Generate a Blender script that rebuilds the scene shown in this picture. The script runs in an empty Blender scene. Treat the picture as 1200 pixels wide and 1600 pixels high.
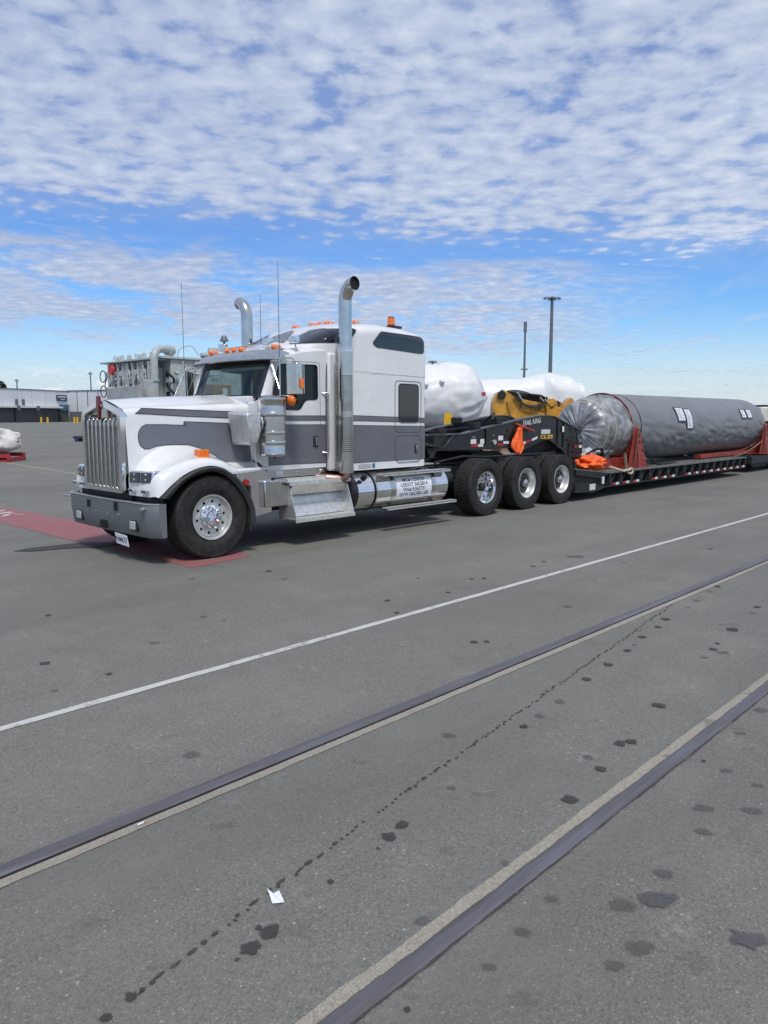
import bpy, bmesh, math, random
from math import sin, cos, pi, radians, sqrt, hypot, atan2
from mathutils import Vector, Matrix, noise
C = bpy.context.scene.collection
S = bpy.context.scene
random.seed(7)
# ---------------------------------------------------------------- camera
H = 1.9; F = 1170.0
PITCH = math.atan2(150, F); HEAD = math.atan2(1743-600, hypot(F, 150))
cd = bpy.data.cameras.new('camera'); cam = bpy.data.objects.new('camera', cd); C.objects.link(cam)
cam.location = (0, 0, H); cam.rotation_euler = (pi/2-PITCH, 0, HEAD-pi/2)
cd.sensor_fit = 'VERTICAL'; cd.sensor_height = 36; cd.lens = 36*F/1600; cd.clip_start = .05; cd.clip_end = 6000
S.camera = cam
FW = Vector((cos(HEAD)*cos(PITCH), sin(HEAD)*cos(PITCH), -sin(PITCH)))
RT = Vector((sin(HEAD), -cos(HEAD), 0)); UP = RT.cross(FW)
def ray(u, v): return FW*F+RT*(u-600)-UP*(v-800)
def gp(u, v, z=0.0):            # ground point taken from an image pixel
    d = ray(u, v); t = (z-H)/d.z; return Vector((0, 0, H))+d*t
def at(u, v, D):                # image pixel pushed along its ray to a chosen horizontal distance
    d = ray(u, v); t = D/hypot(d.x, d.y); return Vector((0, 0, H))+d*t
# ---------------------------------------------------------------- light
SUN_EL, SUN_AZ = radians(58), radians(-122)    # azimuth measured from +X
sd = bpy.data.lights.new('sun', 'SUN'); so = bpy.data.objects.new('sun', sd); C.objects.link(so)
sd.energy = 2.4; sd.angle = radians(11); sd.color = (1, .965, .91)
sdir = Vector((cos(SUN_AZ)*cos(SUN_EL), sin(SUN_AZ)*cos(SUN_EL), sin(SUN_EL)))
so.rotation_euler = sdir.to_track_quat('Z', 'Y').to_euler(); so.location = (0, 0, 60)
S.view_settings.view_transform = 'Standard'; S.view_settings.look = 'None'; S.view_settings.gamma = 1
S.view_settings.exposure = 0.14; S.view_settings.use_curve_mapping = False
# ---------------------------------------------------------------- sky
W = bpy.data.worlds.new('World'); S.world = W; W.use_nodes = True
nt = W.node_tree; nt.nodes.clear(); L = nt.links
class NG:
    def __init__(s, nt): s.nt = nt
    def n(s, t, **k):
        x = s.nt.nodes.new(t)
        for a, b in k.items(): setattr(x, a, b)
        return x
    def setin(s, sock, v):
        if isinstance(v, bpy.types.NodeSocket): s.nt.links.new(v, sock)
        else: sock.default_value = v
    def m(s, op, a, b=0.0, c=0.0, clamp=False):
        x = s.n('ShaderNodeMath', operation=op, use_clamp=clamp)
        s.setin(x.inputs[0], a); s.setin(x.inputs[1], b); s.setin(x.inputs[2], c); return x.outputs[0]
    def ramp(s, f, stops, interp='LINEAR'):
        x = s.n('ShaderNodeValToRGB'); x.color_ramp.interpolation = interp
        e = x.color_ramp.elements
        while len(e) > 1: e.remove(e[-1])
        for i, (p, c) in enumerate(stops):
            if not isinstance(c, tuple): c = (c, c, c)
            q = e[0] if i == 0 else e.new(p)
            q.position = p; q.color = (*c[:3], 1)
        s.setin(x.inputs[0], f); return x.outputs[0]
    def noise(s, vec, scale, detail=4, rough=.5, dist=0, lac=2):
        x = s.n('ShaderNodeTexNoise'); s.setin(x.inputs['Vector'], vec)
        x.inputs['Scale'].default_value = scale; x.inputs['Detail'].default_value = detail
        x.inputs['Roughness'].default_value = rough; x.inputs['Distortion'].default_value = dist
        x.inputs['Lacunarity'].default_value = lac
        return x.outputs['Fac']
    def voro(s, vec, scale, feature='F1', out='Distance', rnd=1, smooth=.5):
        x = s.n('ShaderNodeTexVoronoi', feature=feature); s.setin(x.inputs['Vector'], vec)
        x.inputs['Scale'].default_value = scale; x.inputs['Randomness'].default_value = rnd
        if feature == 'SMOOTH_F1': x.inputs['Smoothness'].default_value = smooth
        return x.outputs[out]
    def mix(s, f, a, b, blend='MIX'):
        x = s.n('ShaderNodeMix', data_type='RGBA', blend_type=blend)
        s.setin(x.inputs[0], f)
        for k, v in ((6, a), (7, b)):
            if isinstance(v, tuple): v = (*v[:3], 1)
            s.setin(x.inputs[k], v)
        return x.outputs[2]
    def sstep(s, x, a, b):
        q = s.n('ShaderNodeMapRange', interpolation_type='SMOOTHSTEP')
        s.setin(q.inputs[0], x); s.setin(q.inputs[1], a); s.setin(q.inputs[2], b)
        q.inputs[3].default_value = 0; q.inputs[4].default_value = 1; return q.outputs[0]
g = NG(nt)
tc = g.n('ShaderNodeTexCoord')
rot = g.n('ShaderNodeVectorRotate', rotation_type='Z_AXIS'); g.setin(rot.inputs['Vector'], tc.outputs['Generated'])
rot.inputs['Angle'].default_value = pi/2-HEAD            # camera heading turned onto +Y for the cloud layout
sep = g.n('ShaderNodeSeparateXYZ'); L.new(rot.outputs[0], sep.inputs[0])
dx, dy, dz = sep.outputs
dzc = g.m('MAXIMUM', dz, 0.0); den = g.m('ADD', dzc, .045)
px = g.m('DIVIDE', dx, den); py = g.m('DIVIDE', dy, den)
cv = g.n('ShaderNodeCombineXYZ'); L.new(px, cv.inputs[0]); L.new(py, cv.inputs[1]); P = cv.outputs[0]
big = g.noise(P, .9, 3, .5)
mid = g.noise(P, 2.6, 4, .55)
# elevation with ragged edge
e = g.m('ADD', dz, g.m('MULTIPLY', g.m('SUBTRACT', big, .5), .10))
e = g.m('ADD', e, g.m('MULTIPLY', g.m('SUBTRACT', mid, .5), .045))
e = g.m('ADD', e, g.m('MULTIPLY', dx, .055))
deck = g.sstep(e, .178, .265)
# second, lower bank fading out to the right
b1 = g.sstep(e, .055, .105); b2 = g.sstep(e, .205, .178)
right = g.sstep(dx, .43, .12)
bank = g.m('MULTIPLY', g.m('MULTIPLY', b1, b2), g.m('MULTIPLY', right, .93))
veil = g.m('MULTIPLY', g.sstep(dz, .115, .01), .42)
dens = g.m('MAXIMUM', g.m('MULTIPLY', deck, g.m('ADD', .80, g.m('MULTIPLY', mid, .40))), veil)
cell = g.voro(P, 9.5, 'SMOOTH_F1', 'Distance', 1, .75)
fb = g.noise(P, 10.5, 6, .55, .12)
fine = g.noise(P, 30, 5, .62, .3)
shape = g.m('ADD', g.m('MULTIPLY', fb, .80), g.m('MULTIPLY', g.m('SUBTRACT', .62, cell), .62))
shape = g.m('ADD', shape, g.m('MULTIPLY', g.m('SUBTRACT', fine, .5), .26))
th = g.m('SUBTRACT', .90, g.m('MULTIPLY', dens, .70))
mask = g.sstep(g.m('SUBTRACT', shape, th), -.20, .30)
mask = g.m('MULTIPLY', mask, .90)
mask = g.m('MAXIMUM', mask, g.m('MULTIPLY', deck, g.m('ADD', .18, g.m('MULTIPLY', big, .45))))
# streaky cirrus near the skyline
st = g.n('ShaderNodeMapping'); st.inputs['Scale'].default_value = (1.1, .5, 1); L.new(P, st.inputs[0])
wisp = g.noise(st.outputs[0], 1.2, 7, .62, .9)
wm = g.m('MULTIPLY', g.sstep(wisp, .47, .72), g.m('MULTIPLY', g.sstep(dz, .20, .08), .80))
sb = g.n('ShaderNodeMapping'); sb.inputs['Scale'].default_value = (.9, .62, 1); sb.inputs['Location'].default_value = (2.3, 4.1, 0); L.new(P, sb.inputs[0])
soft_ = g.noise(sb.outputs[0], 2.1, 8, .58, .7)
bsh = g.m('ADD', g.m('MULTIPLY', soft_, .8), g.m('MULTIPLY', fb, .22))
bm_ = g.m('MULTIPLY', bank, g.sstep(bsh, .34, .56))
mask = g.m('MAXIMUM', mask, g.m('MAXIMUM', bm_, wm))
mask = g.m('MAXIMUM', mask, g.m('MULTIPLY', g.sstep(dz, .13, -.01), .72))
# small cumulus puffs low on the left
cp = g.n('ShaderNodeCombineXYZ'); L.new(g.m('MULTIPLY', dx, 26), cp.inputs[0]); L.new(g.m('MULTIPLY', dz, 60), cp.inputs[1])
puff = g.noise(cp.outputs[0], 1.0, 6, .6, .2)
pm = g.m('MULTIPLY', g.sstep(puff, .50, .60), g.m('MULTIPLY', g.sstep(dz, .012, .024), g.sstep(dz, .062, .040)))
pm = g.m('MULTIPLY', pm, g.sstep(dx, .0, -.3))
sky = g.n('ShaderNodeTexSky', sky_type='NISHITA'); sky.sun_disc = False
sky.sun_elevation = SUN_EL; sky.sun_rotation = pi/2-SUN_AZ; sky.altitude = 10; sky.air_density = 1.0; sky.dust_density = .3; sky.ozone_density = 1.0
hs = g.n('ShaderNodeHueSaturation'); hs.inputs['Saturation'].default_value = 1.08; hs.inputs['Value'].default_value = 1.0
L.new(sky.outputs[0], hs.inputs['Color'])
bsky = g.n('ShaderNodeBackground'); L.new(g.mix(1.0, hs.outputs[0], g.ramp(dz, [(0, (.76, .84, .98)), (.06, (.64, .78, .96)), (.14, (.46, .70, 1.0)), (.3, (.46, .66, 1.0))]), 'MULTIPLY'), bsky.inputs[0]); bsky.inputs[1].default_value = .135
lum = g.m('ADD', g.m('MULTIPLY', fb, .62), g.m('MULTIPLY', g.m('SUBTRACT', shape, th), .42))
lum = g.m('ADD', lum, g.m('MULTIPLY', g.m('SUBTRACT', big, .5), .35))
lum = g.m('ADD', lum, g.m('MULTIPLY', dx, .12))
lum = g.m('ADD', lum, g.m('MULTIPLY', g.sstep(dz, .24, .16), .26))
ccol = g.ramp(lum, [(.20, (.37, .44, .62)), (.42, (.46, .53, .68)), (.60, (.57, .63, .75)), (.85, (.74, .78, .85))])
bcl = g.n('ShaderNodeBackground'); L.new(ccol, bcl.inputs[0]); bcl.inputs[1].default_value = 1.0
bpf = g.n('ShaderNodeBackground'); bpf.inputs[0].default_value = (.80, .82, .86, 1)
m1 = g.n('ShaderNodeMixShader'); L.new(mask, m1.inputs[0]); L.new(bsky.outputs[0], m1.inputs[1]); L.new(bcl.outputs[0], m1.inputs[2])
m2 = g.n('ShaderNodeMixShader'); L.new(pm, m2.inputs[0]); L.new(m1.outputs[0], m2.inputs[1]); L.new(bpf.outputs[0], m2.inputs[2])
wo = g.n('ShaderNodeOutputWorld'); L.new(m2.outputs[0], wo.inputs[0])
# ---------------------------------------------------------------- materials
def M(name, col, rough=.5, metal=0, spec=.5, coat=0, var=0, vscale=8, bump=0, bscale=40, rvar=0, col2=None, trans=0, stretch=None):
    m = bpy.data.materials.new(name); m.use_nodes = True; g = NG(m.node_tree)
    b = m.node_tree.nodes['Principled BSDF']
    b.inputs['Base Color'].default_value = (*col, 1); b.inputs['Roughness'].default_value = rough
    b.inputs['Metallic'].default_value = metal; b.inputs['Specular IOR Level'].default_value = spec
    b.inputs['Coat Weight'].default_value = coat; b.inputs['Coat Roughness'].default_value = .05
    tc = g.n('ShaderNodeTexCoord'); vec = tc.outputs['Object']
    if stretch:
        mp = g.n('ShaderNodeMapping'); mp.inputs['Scale'].default_value = stretch; g.setin(mp.inputs[0], vec); vec = mp.outputs[0]
    if var or col2:
        f = g.noise(vec, vscale, 5, .6)
        c2 = col2 if col2 else tuple(c*(1-var) for c in col)
        c1 = col if col2 else tuple(min(1, c*(1+var)) for c in col)
        g.setin(b.inputs['Base Color'], g.mix(g.sstep(f, .35, .65), c1, c2))
    if rvar:
        f = g.noise(vec, vscale*1.7, 4, .6)
        g.setin(b.inputs['Roughness'], g.m('ADD', rough-rvar/2, g.m('MULTIPLY', f, rvar)))
    if bump:
        bp = g.n('ShaderNodeBump'); bp.inputs['Strength'].default_value = bump; bp.inputs['Distance'].default_value = .01
        g.setin(bp.inputs['Height'], g.noise(vec, bscale, 5, .6)); g.setin(b.inputs['Normal'], bp.outputs[0])
    return m
white = M('white_paint', (.74, .74, .73), .22, coat=.6, var=.035, vscale=3, rvar=.12)
grey = M('grey_paint', (.135, .137, .155), .30, coat=.5, var=.06, vscale=3, rvar=.1)
black = M('black_paint', (.012, .012, .014), .35, coat=.2, var=.3, vscale=6, rvar=.15)
chassis = M('chassis_black', (.014, .014, .015), .6, var=.4, vscale=9, bump=.2)
chrome = M('chrome', (.80, .80, .82), .09, 1, var=.04, vscale=5, rvar=.10)
steel = M('stainless_steel', (.60, .585, .56), .20, 1, var=.07, vscale=7, rvar=.16)
brushed = M('brushed_aluminium', (.66, .66, .64), .42, .72, var=.10, vscale=14, rvar=.2, bump=.05, bscale=90)
treadplate = M('tread_aluminium', (.64, .64, .61), .42, .55, var=.12, vscale=20, rvar=.15, bump=.3, bscale=70)
rubber = M('tyre_rubber', (.022, .021, .020), .72, var=.35, vscale=14, bump=.35, bscale=60, spec=.35)
rubberflat = M('black_rubber', (.03, .032, .03), .55, var=.2, vscale=10, bump=.15)
bumperm = M('bumper_grey', (.185, .195, .20), .42, .35, var=.10, vscale=55, bump=.35, bscale=160, rvar=.15)
amber = M('amber_lens', (.85, .17, .01), .22, coat=.5, var=.18, vscale=60)
redlens = M('red_lens', (.45, .015, .012), .25, coat=.4, var=.15, vscale=50)
emblem = M('red_emblem', (.16, .02, .025), .30, .3, coat=.3, var=.2, vscale=60)
lens = M('clear_lens', (.62, .64, .64), .12, .4, coat=.5, var=.3, vscale=70)
darklens = M('dark_lens', (.03, .032, .035), .12, .3, coat=.6, var=.4, vscale=60)
tint = M('tinted_glass', (.008, .010, .016), .04, coat=.6, spec=.6, var=.2, vscale=2)
tint2 = M('blue_tinted_glass', (.006, .012, .018), .05, spec=.35, var=.2, vscale=2)
holem = M('hole_black', (.006, .006, .006), .8, var=.2)
interior = M('cab_interior', (.06, .06, .062), .7, var=.25, vscale=9, bump=.2)
copper = M('heated_pipe', (.45, .27, .20), .35, 1, var=.2, vscale=9, rvar=.2)
reflw = M('white_reflector', (.72, .72, .70), .4, var=.08, vscale=50)
reflr = M('red_reflector', (.42, .015, .025), .35, var=.15, vscale=50)
paper = M('paper', (.74, .76, .80), .6, var=.10, vscale=30)
orange = M('orange_fabric', (.95, .13, .02), .65, var=.15, vscale=14, bump=.5, bscale=18)
redsteel = M('red_oxide_steel', (.27, .036, .022), .48, var=.22, vscale=6, bump=.2, bscale=30)
yellowp = M('yellow_paint', (.72, .42, .015), .4, coat=.2, var=.1, vscale=6)
catyel = M('machine_yellow', (.56, .27, .028), .42, coat=.2, var=.20, vscale=4, rvar=.15)
shrink = M('white_shrink_wrap', (.72, .72, .715), .42, coat=.1, var=.035, vscale=2.2, bump=.9, bscale=2.6, spec=.4)
tarp = M('grey_tarp', (.185, .190, .198), .5, var=.07, vscale=1.6, bump=.14, bscale=7, spec=.5, stretch=(.6, 1.4, 1.4))
silver = M('silver_tarp', (.29, .295, .30), .40, .28, var=.40, vscale=3.5, bump=.8, bscale=5, rvar=.2)
txgrey = M('transformer_grey', (.43, .46, .44), .45, var=.10, vscale=3, rvar=.1)
txtarp = M('crate_tarp', (.40, .41, .40), .5, var=.12, vscale=2, bump=.9, bscale=1.6)
card = M('crate_board', (.36, .20, .11), .8, var=.12, vscale=4)
wood = M('timber', (.32, .22, .13), .8, var=.25, vscale=5, bump=.3, stretch=(1, 8, 8))
whwhite = M('warehouse_white', (.66, .67, .68), .55, var=.035, vscale=.4, stretch=(1, 1, .2))
whgrey = M('warehouse_grey', (.085, .090, .097), .7, var=.12, vscale=.5)
blueg = M('sign_blue', (.02, .05, .12), .35, var=.1)
glassb = M('window_blue', (.03, .14, .26), .15, var=.6, vscale=1.2)
navy = M('navy_steel', (.018, .030, .065), .5, var=.2)
galv = M('galvanised_pole', (.16, .175, .19), .5, .4, var=.12, vscale=1)
foliage = M('foliage', (.035, .055, .025), .8, var=.5, vscale=3)
bark = M('bark', (.08, .06, .045), .9, var=.3, vscale=8)
rope = M('rope', (.50, .42, .30), .9, var=.3, vscale=60, bump=.5, bscale=200)
chainm = M('chain_steel', (.20, .17, .13), .5, .7, var=.4, vscale=40)
cream = M('cream_paint', (.62, .60, .52), .4, var=.08, vscale=4)
blackt = M('black_lettering', (.02, .02, .04), .5, var=.1)
whitet = M('white_lettering', (.62, .62, .60), .5, var=.2, vscale=60)
wrapcl = M('clear_plastic', (.55, .57, .58), .18, .3, var=.4, vscale=9, bump=1, bscale=12)
beige = M('beige_wrap', (.55, .52, .50), .55, var=.18, vscale=3, bump=1, bscale=4)
# windscreen: see-through tinted glass
ws = bpy.data.materials.new('windscreen_glass'); ws.use_nodes = True; g = NG(ws.node_tree); ws.node_tree.nodes.clear()
tr = g.n('ShaderNodeBsdfTransparent'); tr.inputs[0].default_value = (.62, .74, .72, 1)
gl = g.n('ShaderNodeBsdfGlossy'); gl.inputs['Roughness'].default_value = .03; gl.inputs[0].default_value = (.8, .9, .9, 1)
fr = g.n('ShaderNodeFresnel'); fr.inputs[0].default_value = 1.5
mx = g.n('ShaderNodeMixShader'); g.setin(mx.inputs[0], g.m('ADD', g.m('MULTIPLY', fr.outputs[0], .9), g.m('MULTIPLY', g.noise(g.n('ShaderNodeTexCoord').outputs['Object'], 3, 2), .03)))
g.nt.links.new(tr.outputs[0], mx.inputs[1]); g.nt.links.new(gl.outputs[0], mx.inputs[2])
g.nt.links.new(mx.outputs[0], g.n('ShaderNodeOutputMaterial').inputs[0])
# asphalt
def asphalt(name, base, stone, dark, speck=1.0):
    m = bpy.data.materials.new(name); m.use_nodes = True; g = NG(m.node_tree); b = m.node_tree.nodes['Principled BSDF']
    v = g.n('ShaderNodeTexCoord').outputs['Object']
    st = g.n('ShaderNodeTexVoronoi', feature='F1'); g.setin(st.inputs['Vector'], v); st.inputs['Scale'].default_value = 105
    sc = g.n('ShaderNodeSeparateColor'); g.setin(sc.inputs[0], st.outputs['Color'])
    cellv = sc.outputs[0]
    f1 = g.noise(v, 190, 3, .7); big = g.noise(v, .35, 5, .55); mid = g.noise(v, 3.2, 5, .6); m2 = g.noise(v, 22, 4, .6)
    c = g.mix(g.sstep(f1, .32, .68), tuple(x*.60 for x in base), tuple(x*1.38 for x in base))
    c = g.mix(g.m('MULTIPLY', g.m('MULTIPLY', g.sstep(cellv, .70, .97), g.sstep(st.outputs['Distance'], .55, .25)), .55*speck), c, stone)
    c = g.mix(g.m('MULTIPLY', g.sstep(cellv, .28, .05), .45), c, dark)
    st2 = g.n('ShaderNodeTexVoronoi', feature='F1'); g.setin(st2.inputs['Vector'], v); st2.inputs['Scale'].default_value = 34
    sc2 = g.n('ShaderNodeSeparateColor'); g.setin(sc2.inputs[0], st2.outputs['Color'])
    flk = g.m('MULTIPLY', g.sstep(sc2.outputs[1], .93, .97), g.sstep(st2.outputs['Distance'], .26, .12))
    c = g.mix(g.m('MULTIPLY', flk, .8*speck), c, (.48, .47, .44))
    c = g.mix(g.m('MULTIPLY', g.sstep(g.noise(v, 38, 4, .7), .45, .70), .42), c, tuple(x*.62 for x in base))
    c = g.mix(g.m('MULTIPLY', g.sstep(g.noise(v, 55, 4, .7), .50, .72), .34), c, tuple(x*1.55 for x in base))
    # pale worn clusters and darker damp areas
    c = g.mix(g.m('MULTIPLY', g.m('MULTIPLY', g.sstep(mid, .56, .72), g.sstep(m2, .45, .62)), .30*speck), c, stone)
    c = g.mix(g.m('MULTIPLY', g.sstep(g.noise(v, 1.1, 6, .62), .46, .68), .26), c, tuple(x*1.35 for x in base))
    c = g.mix(g.m('MULTIPLY', g.sstep(g.noise(v, 2.1, 5, .7, .4), .54, .74), .30), c, tuple(x*.62 for x in base))
    c = g.mix(g.m('MULTIPLY', g.sstep(big, .44, .66), .36), c, tuple(x*.72 for x in base))
    mp = g.n('ShaderNodeMapping'); mp.inputs['Scale'].default_value = (.035, .5, 1); g.setin(mp.inputs[0], v)
    c = g.mix(g.m('MULTIPLY', g.sstep(g.noise(mp.outputs[0], 1, 6, .65), .48, .66), .22), c, tuple(x*1.35 for x in base))
    mp = g.n('ShaderNodeMapping'); mp.inputs['Scale'].default_value = (.05, .30, 1); mp.inputs['Location'].default_value = (3, 7, 0); g.setin(mp.inputs[0], v)
    c = g.mix(g.m('MULTIPLY', g.sstep(g.noise(mp.outputs[0], 1, 6, .65), .48, .68), .42), c, tuple(x*.55 for x in base))
    g.setin(b.inputs['Base Color'], c); b.inputs['Roughness'].default_value = .86; b.inputs['Specular IOR Level'].default_value = .35
    bp = g.n('ShaderNodeBump'); bp.inputs['Strength'].default_value = .7; bp.inputs['Distance'].default_value = .004
    g.setin(bp.inputs['Height'], g.m('ADD', f1, g.m('MULTIPLY', cellv, .6))); g.setin(b.inputs['Normal'], bp.outputs[0])
    return m
asph = asphalt('asphalt', (.176, .172, .152), (.42, .41, .365), (.066, .065, .058))
oily = asphalt('oil_soaked_asphalt', (.060, .059, .055), (.12, .118, .11), (.03, .03, .03), .5)
oily2 = asphalt('faded_oil_asphalt', (.125, .123, .113), (.24, .235, .215), (.06, .06, .06), .8)
patchm = asphalt('dark_patch_asphalt', (.115, .116, .115), (.17, .17, .165), (.08, .08, .08), .3)
palem = asphalt('pale_worn_asphalt', (.225, .22, .195), (.45, .44, .39), (.11, .11, .10), 1.6)
concr = asphalt('concrete_filler', (.33, .30, .245), (.50, .46, .39), (.16, .14, .12), 1.0)
def worn(name, col, hole=.5, amt=.8, sc=9):
    m = bpy.data.materials.new(name); m.use_nodes = True; g = NG(m.node_tree); b = m.node_tree.nodes['Principled BSDF']
    v = g.n('ShaderNodeTexCoord').outputs['Object']
    f = g.noise(v, sc, 6, .7); f2 = g.noise(v, 120, 3, .7); f3 = g.noise(v, .9, 3, .5)
    w = g.m('ADD', g.m('MULTIPLY', f, .6), g.m('MULTIPLY', f2, .4)); w = g.m('ADD', w, g.m('MULTIPLY', g.m('SUBTRACT', f3, .5), .3))
    c = g.mix(g.m('MULTIPLY', g.sstep(w, hole, hole+.1), amt), col, (.18, .178, .162))
    c = g.mix(g.m('MULTIPLY', g.sstep(f2, .4, .7), .3), c, tuple(x*.6 for x in col))
    g.setin(b.inputs['Base Color'], c); b.inputs['Roughness'].default_value = .8
    bp = g.n('ShaderNodeBump'); bp.inputs['Strength'].default_value = .5; bp.inputs['Distance'].default_value = .003
    g.setin(bp.inputs['Height'], f2); g.setin(b.inputs['Normal'], bp.outputs[0]); return m
linew = worn('worn_white_paint', (.52, .52, .49), .53, .85)
liney = worn('worn_yellow_paint', (.30, .28, .19), .52, .8)
redp = worn('worn_red_paint', (.29, .10, .105), .49, .62, 3.2)
redtxt = worn('worn_white_letter', (.50, .44, .44), .58, .5)
railm = M('rail_steel', (.165, .162, .182), .5, .4, col2=(.120, .108, .108), vscale=7, rvar=.2, bump=.12, bscale=60, stretch=(.15, 3, 3))
# ---------------------------------------------------------------- mesh helpers
def ortho(d):
    d = Vector(d).normalized(); a = Vector((0, 0, 1)) if abs(d.z) < .9 else Vector((1, 0, 0))
    u = d.cross(a).normalized(); return d, u, d.cross(u)
def wloc(o):
    v = Vector((0, 0, 0))
    while o: v += o.location; o = o.parent
    return v
class MB:
    def __init__(s): s.v = []; s.f = []; s.mi = []; s.k = 0
    def add(s, vs, fs):
        n = len(s.v); s.v += [Vector(p) for p in vs]; s.f += [tuple(n+i for i in f) for f in fs]; s.mi += [s.k]*len(fs); return s
    def box(s, a, b):
        x0, y0, z0 = a; x1, y1, z1 = b
        return s.hexa([(x0, y0, z0), (x1, y0, z0), (x1, y1, z0), (x0, y1, z0), (x0, y0, z1), (x1, y0, z1), (x1, y1, z1), (x0, y1, z1)])
    def hexa(s, p): return s.add(p, [(3, 2, 1, 0), (4, 5, 6, 7), (0, 1, 5, 4), (1, 2, 6, 5), (2, 3, 7, 6), (3, 0, 4, 7)])
    def cyl(s, p0, p1, r0, r1=None, n=24, caps=True):
        r1 = r0 if r1 is None else r1; p0 = Vector(p0); p1 = Vector(p1); d, u, w = ortho(p1-p0)
        rings = [[p+(u*cos(2*pi*i/n)+w*sin(2*pi*i/n))*r for i in range(n)] for p, r in ((p0, r0), (p1, r1))]
        return s.loft(rings, True, caps, caps)
    def tube(s, pts, r, n=8, closed=False, caps=True):
        pts = [Vector(p) for p in pts]; m = len(pts); rings = []; u = None
        for i, p in enumerate(pts):
            a = pts[i-1] if (i > 0 or closed) else p; b = pts[(i+1) % m] if (i < m-1 or closed) else p
            d = (b-a).normalized()
            if u is None: _, u, w = ortho(d)
            else: u = (u-d*u.dot(d)).normalized()
            w = d.cross(u); rr = r[i] if isinstance(r, (list, tuple)) else r
            rings.append([p+(u*cos(2*pi*k/n)+w*sin(2*pi*k/n))*rr for k in range(n)])
        if closed: rings.append(rings[0]); caps = False
        return s.loft(rings, True, caps, caps)
    def loft(s, rings, closed=True, cap0=False, cap1=False):
        n = len(rings[0]); vs = [p for r in rings for p in r]; fs = []
        for i in range(len(rings)-1):
            for k in range(n if closed else n-1):
                a = i*n+k; b = i*n+(k+1) % n; fs.append((a, b, b+n, a+n))
        if cap0: fs.append(tuple(range(n))[::-1])
        if cap1: fs.append(tuple((len(rings)-1)*n+k for k in range(n)))
        return s.add(vs, fs)
    def prism(s, poly, ax, a, b):
        def q(p, t): return (p[0], t, p[1]) if ax == 'y' else (t, p[0], p[1]) if ax == 'x' else (p[0], p[1], t)
        return s.loft([[q(p, a) for p in poly], [q(p, b) for p in poly]], True, True, True)
    def lathe(s, prof, c, axis, n=48, mod=None, closed=False):
        c = Vector(c); d, u, w = ortho(axis); rings = []
        for i in range(n):
            t = 2*pi*i/n; e = u*cos(t)+w*sin(t)
            rings.append([c+d*h+e*(r if mod is None else mod(i, k, r)) for k, (r, h) in enumerate(prof)])
        rings.append(rings[0]); return s.loft(rings, closed)
    def grid(s, fn, us, vs_):
        return s.loft([[fn(u, v) for v in vs_] for u in us], False)
    def patch(s, poly, yf, n=28, m=5, off=.004, sg=-1):
        xs = sorted(set([p[0] for p in poly])); x0, x1 = xs[0]+1e-4, xs[-1]-1e-4
        xs = sorted(set([x0+(x1-x0)*i/n for i in range(n+1)]+[min(max(x, x0), x1) for x in xs])); rings = []
        for x in xs:
            zz = []
            for i in range(len(poly)):
                (xa, za), (xb, zb) = poly[i], poly[(i+1) % len(poly)]
                if (xa-x)*(xb-x) <= 0 and xa != xb: zz.append(za+(zb-za)*(x-xa)/(xb-xa))
            if len(zz) < 2: continue
            lo, hi = min(zz), max(zz)
            rings.append([(x, yf(x, lo+(hi-lo)*k/m)+sg*off, lo+(hi-lo)*k/m) for k in range(m+1)])
        return s.loft(rings, False)
    def seam(s, poly, yf, r=.004, closed=True, sg=-1, off=0, sub=6):
        pts = []; N = len(poly)
        for i in range(N if closed else N-1):
            a, b = poly[i], poly[(i+1) % N]
            for k in range(sub): t = k/sub; x = a[0]+(b[0]-a[0])*t; z = a[1]+(b[1]-a[1])*t; pts.append((x, yf(x, z)+sg*off, z))
        if not closed: x, z = poly[-1]; pts.append((x, yf(x, z)+sg*off, z))
        return s.tube(pts, r, 6, closed)
    def split(s, name, mat, parent=None, **k):
        par = list(range(len(s.v)))
        def fd(i):
            while par[i] != i: par[i] = par[par[i]]; i = par[i]
            return i
        for f in s.f:
            for q in f[1:]: par[fd(q)] = fd(f[0])
        gr = {}
        for f in s.f: gr.setdefault(fd(f[0]), []).append(f)
        out = []
        for fs in gr.values():
            ids = sorted({i for f in fs for i in f}); mp = {i: j for j, i in enumerate(ids)}; m2 = MB(); m2.add([s.v[i] for i in ids], [tuple(mp[i] for i in f) for f in fs]); out.append(m2.build(name, mat, parent, **k))
        return out
    def build(s, name, mat, parent=None, smooth=True, angle=38, bevel=0, wl=None, flip=True):
        me = bpy.data.meshes.new(name); o = bpy.data.objects.new(name, me); C.objects.link(o)
        if parent: o.parent = parent
        off = wl if wl is not None else wloc(o)
        me.from_pydata([tuple(p-off) for p in s.v], [], s.f)
        for m in (mat if isinstance(mat, (list, tuple)) else [mat]): me.materials.append(m)
        for p, k in zip(me.polygons, s.mi): p.material_index = k
        bm = bmesh.new(); bm.from_mesh(me); bmesh.ops.remove_doubles(bm, verts=bm.verts, dist=1e-5)
        bmesh.ops.recalc_face_normals(bm, faces=bm.faces); bm.to_mesh(me); bm.free()
        if smooth: me.shade_smooth(); me.set_sharp_from_angle(angle=radians(angle))
        if bevel:
            b = o.modifiers.new('bevel', 'BEVEL'); b.width = bevel; b.segments = 2; b.limit_method = 'ANGLE'; b.angle_limit = radians(40)
        return o
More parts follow.
